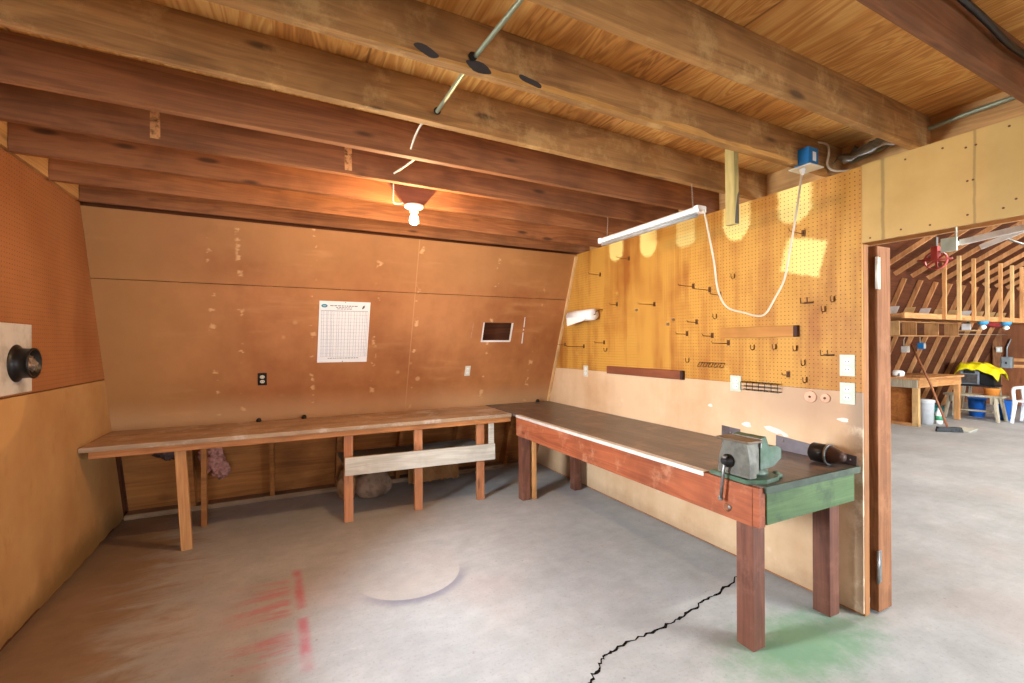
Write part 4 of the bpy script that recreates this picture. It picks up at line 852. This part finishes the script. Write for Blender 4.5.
# bin, bottle, hose
bn = thing('white_bin', (10.75, 4.12, 0), 'tall pale plastic bin right of the plywood workbench', 'bin')
MB().lathe([(.10, 0), (.12, .40), (.13, .41), (.13, .43), (.0, .432)], (10.78, 4.17, .001), (0, 0, 1), 24).build('body', M_BIN, bn); MB().lathe([(.132, .431), (.134, .45), (.05, .465), (.0, .466)], (10.78, 4.17, .001), (0, 0, 1), 24).build('lid', M_BIN, bn)
bo = thing('white_bottle', (10.98, 4.08, 0), 'small white bottle with green label beside the bin', 'bottle')
MB().lathe([(.05, 0), (.055, .02), (.055, .20), (.03, .24), (.022, .26)], (10.98, 4.06, .001), (0, 0, 1), 18).build('body', M_WHITE, bo); MB().lathe([(.024, .26), (.024, .29), (.0, .291)], (10.98, 4.06, .001), (0, 0, 1), 14).build('cap', M_WHITE, bo); MB().lathe([(.056, .07), (.056, .15)], (10.98, 4.06, .001), (0, 0, 1), 18).build('label_band', plain('green_band', (70, 150, 110), .6), bo)
hz = MB()
for k in range(4): hz.tube([(12.3 + (.24 - .01 * k) * math.cos(a), 4.65 + (.17 - .01 * k) * math.sin(a), .035 + .045 * k + .01 * math.sin(3 * a)) for a in [2 * PI * q / 22 for q in range(23)]], .02, 8)
tag(hz.build('coiled_hose', M_CYAN, None, (12.3, 4.65, .02)), 'coiled teal hose on the floor behind the broom', 'hose')
# broom
br = thing('push_broom', (10.12, 3.62, 0), 'push broom with long red-brown handle leaning beyond the doorway', 'broom')
MB().tube([(10.12, 3.62, .06), (10.31, 3.93, .8), (10.55, 4.30, 1.49)], .017, 10).build('handle', plain('red_brown_handle', (150, 92, 60), .5), br)
MB().bar((10.0, 3.72, .07), (10.26, 3.5, .07), .06, .035, (.6, .7, 0), .006).build('head', M_DARKPL, br)
bs = MB()
for k in range(13):
    f = k / 12; bs.bar((10.0 + .26 * f, 3.72 - .22 * f, .052), (10.0 + .27 * f - .005, 3.72 - .23 * f, .002), .022, .05, (.76, -.65, 0))
bs.build('bristles', M_DARKPL, br)
pn = tag(MB().hull8([(10.32, 3.42, .002), (10.62, 3.42, .002), (10.62, 3.62, .002), (10.32, 3.62, .002), (10.30, 3.40, .03), (10.64, 3.40, .05), (10.64, 3.64, .05), (10.30, 3.64, .03)], .006).build('dustpan', plain('pale_dustpan', (206, 204, 190), .5), None, (10.45, 3.5, 0)), 'pale dustpan on the floor beside the broom head', 'dustpan')
# saw bench
sb = thing('saw_bench', (12.3, 4.0, 0), 'weathered grey saw bench with splayed legs in the main barn', 'saw bench')
MB().box((12.14, 3.55, .455), (12.46, 4.42, .495), .004).build('top_board', W_STAND, sb)
for y in (3.70, 4.28):
    MB().box((12.12, y - .02, .33), (12.48, y + .02, .454), .003).build('cross_board', W_STAND, sb)
    for s_ in (-1, 1): MB().bar((12.3 + s_ * .13, y - .045 * (1 if y < 4 else -1), .453), (12.3 + s_ * .19, y - .10 * (1 if y < 4 else -1), 0), .10, .03, (1, 0, 0), .003).build('leg', W_STAND, sb)
MB().box((12.22, 3.72, .16), (12.30, 4.26, .19), .003).build('stretcher', W_STAND, sb)
ob = thing('orange_tub', (12.3, 3.74, .496), 'round orange tub on the weathered saw bench', 'tub')
MB().lathe([(.10, 0), (.115, .11), (.12, .115)], (12.3, 3.74, .496), (0, 0, 1), 24).build('body', M_ORANGE, ob); MB().lathe([(.123, .112), (.123, .13), (.0, .133)], (12.3, 3.74, .496), (0, 0, 1), 24).build('lid', M_ORANGE, ob)
for x, y, lab in ((12.75, 4.10, 'blue bucket behind the middle of the saw bench'), (12.66, 3.68, 'blue bucket at the right end of the saw bench')):
    o = thing('blue_bucket', (x, y, 0), lab, 'bucket', 'blue buckets by the saw bench')
    MB().lathe([(.11, 0), (.14, .36), (.15, .365), (.15, .385), (.138, .385), (.12, .03), (.0, .03)], (x, y, .001), (0, 0, 1), 26).build('body', M_BUCKET, o)
    MB().tube([(x + .15 * math.cos(a), y - .151 - .02 * math.sin(a), .34 - .12 * math.sin(a)) for a in [PI * q / 12 for q in range(13)]], .004, 6).build('handle', M_STEEL, o)
# machine on dark stand with tarp
ms = thing('machine_stand', (13.4, 4.25, 0), 'dark stand with splayed legs carrying the grey machine', 'stand')
MB().box((13.2, 3.97, .58), (13.6, 4.52, .62), .004).build('stand_top', M_DARKPL, ms)
for x in (13.24, 13.56):
    for y, d in ((4.02, -.06), (4.46, .06)): MB().bar((x, y, .579), (x, y + d, 0), .06, .04, (1, 0, 0)).build('leg', W_STAND, ms)
mc = thing('machine', (13.4, 4.25, .62), 'grey boxy machine under a yellow tarp', 'machine')
MB().box((13.22, 4.22, .622), (13.58, 4.52, 1.02), .015).build('housing', M_MACHINE, mc); MB().box((13.24, 3.98, .622), (13.56, 4.219, .90), .02).build('motor', M_DARKPL, mc); MB().box((13.205, 4.28, .86), (13.219, 4.46, .93), .004).build('handle_slot', M_DARKPL, mc); MB().box((13.205, 4.24, .65), (13.219, 4.50, .84), .004).build('front_plate', M_STEEL, mc)
t = bmesh.new(); gx = 20; gy = 26
def dr(x, y):
    e = max(abs(x - 13.4) - .17, 0) + max(abs(y - 4.25) - .27, 0)
    top = 1.075 if y > 4.2 else 1.075 - .10 * min(1, (4.2 - y) / .2)
    return top + .04 * noise.noise(Vector((x * 9, y * 9, 1))) - 1.4 * e
grid = [[t.verts.new((13.13 + .54 * i / gx, 3.90 + .70 * j / gy, dr(13.13 + .54 * i / gx, 3.90 + .70 * j / gy))) for i in range(gx + 1)] for j in range(gy + 1)]
for j in range(gy):
    for i in range(gx): f = t.faces.new((grid[j][i], grid[j][i + 1], grid[j + 1][i + 1], grid[j + 1][i])); f.smooth = True
tp = tag(MB()._add(t).build('yellow_tarp', M_YELLOW, None, (13.4, 4.25, 1.05)), 'crumpled yellow tarp draped over the grey machine', 'tarp'); tp.modifiers.new('thickness', 'SOLIDIFY').thickness = .008
# plastic chair
pc = thing('plastic_chair', (12.85, 3.2, 0), 'white plastic garden chair right of the saw bench', 'chair')
MB().box((12.63, 2.98, .40), (13.07, 3.44, .43), .012).build('seat', M_CHAIR, pc)
for x, y in ((12.65, 3.42), (13.05, 3.42), (12.65, 3.0), (13.05, 3.0)): MB().bar((x, y, .42), (x + (.03 if x > 12.85 else -.03), y + (.05 if y > 3.2 else -.05), 0), .05, .04, (1, 0, 0), .006).build('leg', M_CHAIR, pc)
MB().tube(catenary([(12.62, 3.46, .10), (12.62, 3.44, .40), (12.62, 3.45, .62), (12.62, 3.40, .67), (12.62, 3.2, .70), (12.62, 3.0, .80)], 8), .028, 8).build('arm', M_CHAIR, pc); MB().tube(catenary([(13.08, 3.46, .10), (13.08, 3.44, .40), (13.08, 3.45, .62), (13.08, 3.40, .67), (13.08, 3.2, .70), (13.08, 3.0, .80)], 8), .028, 8).build('arm', M_CHAIR, pc)
q = MB()
for k in range(5): q.bar((12.68 + .085 * k, 2.99, .42), (12.68 + .085 * k, 2.88, .88), .05, .02, (1, 0, 0), .004)
q.tube([(12.62, 2.88, .86), (12.85, 2.87, .90), (13.08, 2.88, .86)], .025, 8).build('backrest', M_CHAIR, pc)
pc.location.x -= .33
# end wall fittings
MBp = MB().box((15.5, 4.57, 0), (15.598, 4.70, 2.6), .004); tag(MBp.build('trim_7', W_DOOR), 'dark post on the far end wall', 'post', None, 'structure')
pb = thing('breaker_box', (15.57, 4.46, 1.04), 'grey breaker box on the far end wall', 'breaker box'); MB().box((15.5, 4.37, .90), (15.598, 4.565, 1.17), .01).build('cabinet', M_GREYBOX, pb); MB().box((15.49, 4.39, .92), (15.499, 4.545, 1.15), .004).build('door', M_GREYBOX, pb); MB().box((15.483, 4.45, 1.0), (15.489, 4.48, 1.05)).build('latch', M_DARKPL, pb); MB().tube([(15.55, 4.47, 1.17), (15.56, 4.47, 1.4), (15.56, 4.40, 1.6)], .015, 8).build('pipe', M_GREYBOX, pb)
sw = thing('electrical_box', (15.49, 4.6, 1.34), 'small white box on the dark post of the far wall', 'electrical box'); MB().box((15.45, 4.53, 1.28), (15.499, 4.63, 1.41), .006).build('box', M_IVORY, sw); MB().box((15.443, 4.555, 1.31), (15.449, 4.605, 1.38), .002).build('cover', M_WHITE, sw)
for z, lab in ((1.10, 'upper horizontal board on the far end wall beside the grey breaker box'), (.95, 'lower horizontal board on the far end wall beside the grey breaker box')): tag(MB().box((15.55, 1.5, z - .035), (15.598, 4.36, z + .035), .003).build('wall_batten', W_PINE_Y, None, (15.57, 3, z)), lab, 'board', 'battens on the end wall')
# overhead door gear just inside the doorway
rw = thing('pulley_wheel', (4.4, 1.63, 2.16), 'red cast pulley wheel with crossbar hanging beyond the doorway header', 'pulley')
q = MB().lathe([(.062, -.012), (.07, -.016), (.07, .016), (.062, .012), (.062, -.012)], (4.4, 1.64, 2.155), (1, 0, 0), 28, False)
for k in range(3): a = PI * k / 3 + .4; q.bar((4.4, 1.64 - .062 * math.cos(a), 2.155 - .062 * math.sin(a)), (4.4, 1.64 + .062 * math.cos(a), 2.155 + .062 * math.sin(a)), .01, .012)
q.lathe([(.018, -.02), (.018, .02)], (4.4, 1.64, 2.155), (1, 0, 0), 14).build('wheel', M_RED, rw)
MB().tube([(4.38, 1.535, 2.152), (4.38, 1.745, 2.165)], .007, 8).build('crossbar', M_RED, rw)
MB().box((4.37, 1.62, 2.16), (4.43, 1.66, 2.26), .004).build('bracket', M_RED, rw); MB().box((4.385, 1.63, 2.261), (4.415, 1.65, 2.33), .002).build('hanger', M_STEEL, rw)
rl = thing('overhead_door_rail', (4.4, 0, 2.3), 'pale overhead door rail rising behind the doorway header', 'rail')
MB().bar((4.4, 1.50, 2.262), (4.4, -3.0, 2.75), .03, .042, (1, 0, 0), .003).build('track', M_RAILWHITE, rl)
MB().bar((4.42, 1.40, 2.21), (4.42, .3, 2.60), .01, .035, (1, 0, 0)).build('brace', M_RAILWHITE, rl)
MB().box((4.36, 1.12, 2.24), (4.375, 1.165, 2.36), .002).build('hanger_plate', M_RAILWHITE, rl)
tag(MB().box((4.34, 1.50, 2.20), (4.358, 1.59, 2.30), .002).box((4.357, 1.50, 2.24), (4.386, 1.53, 2.27)).box((4.34, 1.50, 2.2995), (4.35, 1.508, 2.41)).box((4.34, 1.50, 2.37), (4.35, 1.59, 2.385)).build('pale_panel', M_PALEGREEN, None, (4.35, 1.53, 2.3)), 'small pale green panel beside the red pulley wheel', 'panel')
tag(MB().box((4.45, -4.0, 2.36), (4.49, 4.0, 2.45), .003).build('trim_8', W_PINE_Y), 'timber crossing the main barn just beyond the doorway', 'timber', None, 'structure')
tag(MB().tube([(8.0, 2.35, 2.85), (8.6, 1.95, 2.55), (9.2, 1.7, 2.38)], .014, 8).build('pull_rod', M_STEEL, None, (8.5, 2, 2.6)), 'thin grey rod slanting down at the right of the doorway view', 'rod')

# unseen strip lamps added above the main barn to brighten its floor
for x, y, z in ((4.4, -.9, 3.5), (7.5, 1.0, 3.9), (11.5, 1.2, 3.9)):
    o = thing('added_strip_lamp', (x, y, z), 'unseen twin strip lamp added to light the main barn' , 'lamp', 'added strip lamps above the main barn')
    MB().box((x - .65, y - .09, z), (x + .65, y + .09, z + .07), .01).build('housing', M_WHITE, o)  # housing of the added strip lamp
    for d in (-.045, .045): MB().tube([(x - .6, y + d, z - .02), (x + .6, y + d, z - .02)], .016, 10).build('added_lamp_tube', M_TUBE, o)
    for d in (-.5, .5): MB().tube([(x + d, y, z + .07), (x + d, y, z + 1.2)], .004, 6).build('hanger', M_STEEL, o)

# ------------------------------------------------------------------ light
def area(name, loc, rot, sx, sy, power, col, portal=False):
    l = bpy.data.lights.new(name, 'AREA'); l.shape = 'RECTANGLE'; l.size = sx; l.size_y = sy; l.energy = power; l.color = col
    o = bpy.data.objects.new(name, l); C.objects.link(o); o.location = loc; o.rotation_euler = rot
    if portal: l.cycles.is_portal = True
    return o
area('window_daylight', (XL - .12, 2.225, 1.475), (0, -PI / 2, 0), .9, .7, 1, (1, 1, 1), True)
area('door_daylight', (-.4, -4.3, 1.0), (PI / 2, 0, 0), 1.0, 2.0, 1, (1, 1, 1), True)
area('bay_daylight', (6.6, -4.3, 1.15), (PI / 2, 0, 0), 6.0, 2.3, 1, (1, 1, 1), True)
for x, y, z in ((4.4, -.9, 3.46), (7.5, 1.0, 3.86), (11.5, 1.2, 3.86)): area('added_strip_light', (x, y, z), (0, 0, 0), 1.2, .15, 130 if x < 5 else 130, (1, .95, .84))  # fill light from the added strip lamps
pl = bpy.data.lights.new('bulb_light', 'POINT'); pl.energy = 54; pl.color = (1, .66, .34); pl.shadow_soft_size = .03
po = bpy.data.objects.new('bulb_light', pl); C.objects.link(po); po.location = (.767, 2.97, 2.30)

w = bpy.data.worlds.new('overcast'); SC.world = w; w.use_nodes = True
bg = w.node_tree.nodes['Background']; bg.inputs[0].default_value = (.80, .91, 1.0, 1); wt = w.node_tree
tcn = wt.nodes.new('ShaderNodeTexCoord'); dt = wt.nodes.new('ShaderNodeVectorMath'); dt.operation = 'DOT_PRODUCT'; dt.inputs[1].default_value = Vector((-.95, -.05, .30)).normalized()
mr = wt.nodes.new('ShaderNodeMapRange'); mr.interpolation_type = 'SMOOTHSTEP'; mr.inputs[1].default_value = .45; mr.inputs[2].default_value = 1.0; mr.inputs[3].default_value = 19; mr.inputs[4].default_value = 135
wt.links.new(tcn.outputs['Generated'], dt.inputs[0]); wt.links.new(dt.outputs['Value'], mr.inputs[0]); wt.links.new(mr.outputs[0], bg.inputs[1])      # hazy sky, brightest on the window's side

# ------------------------------------------------------------------ camera
cam = bpy.data.cameras.new('camera'); co = bpy.data.objects.new('camera', cam); C.objects.link(co)
cam.sensor_width = 36; cam.sensor_fit = 'HORIZONTAL'; cam.lens = 454.89 / 1024 * 36; cam.clip_start = .05; cam.clip_end = 100
cam.shift_y = 2.4 / 1024
co.matrix_world = Matrix.Translation((0, 0, 1.54)) @ Matrix.Rotation(math.radians(-26.56), 4, 'Z') @ Matrix.Rotation(PI / 2, 4, 'X') @ Matrix.Rotation(math.radians(-.28), 4, 'Z')
SC.camera = co
SC.cycles.use_denoising = True
SC.cycles.max_bounces = 10; SC.cycles.diffuse_bounces = 6
SC.cycles.sample_clamp_indirect = 8
vs = SC.view_settings; vs.view_transform = 'Standard'; vs.look = 'None'; vs.exposure = 0.18; vs.gamma = 1; vs.use_curve_mapping = False
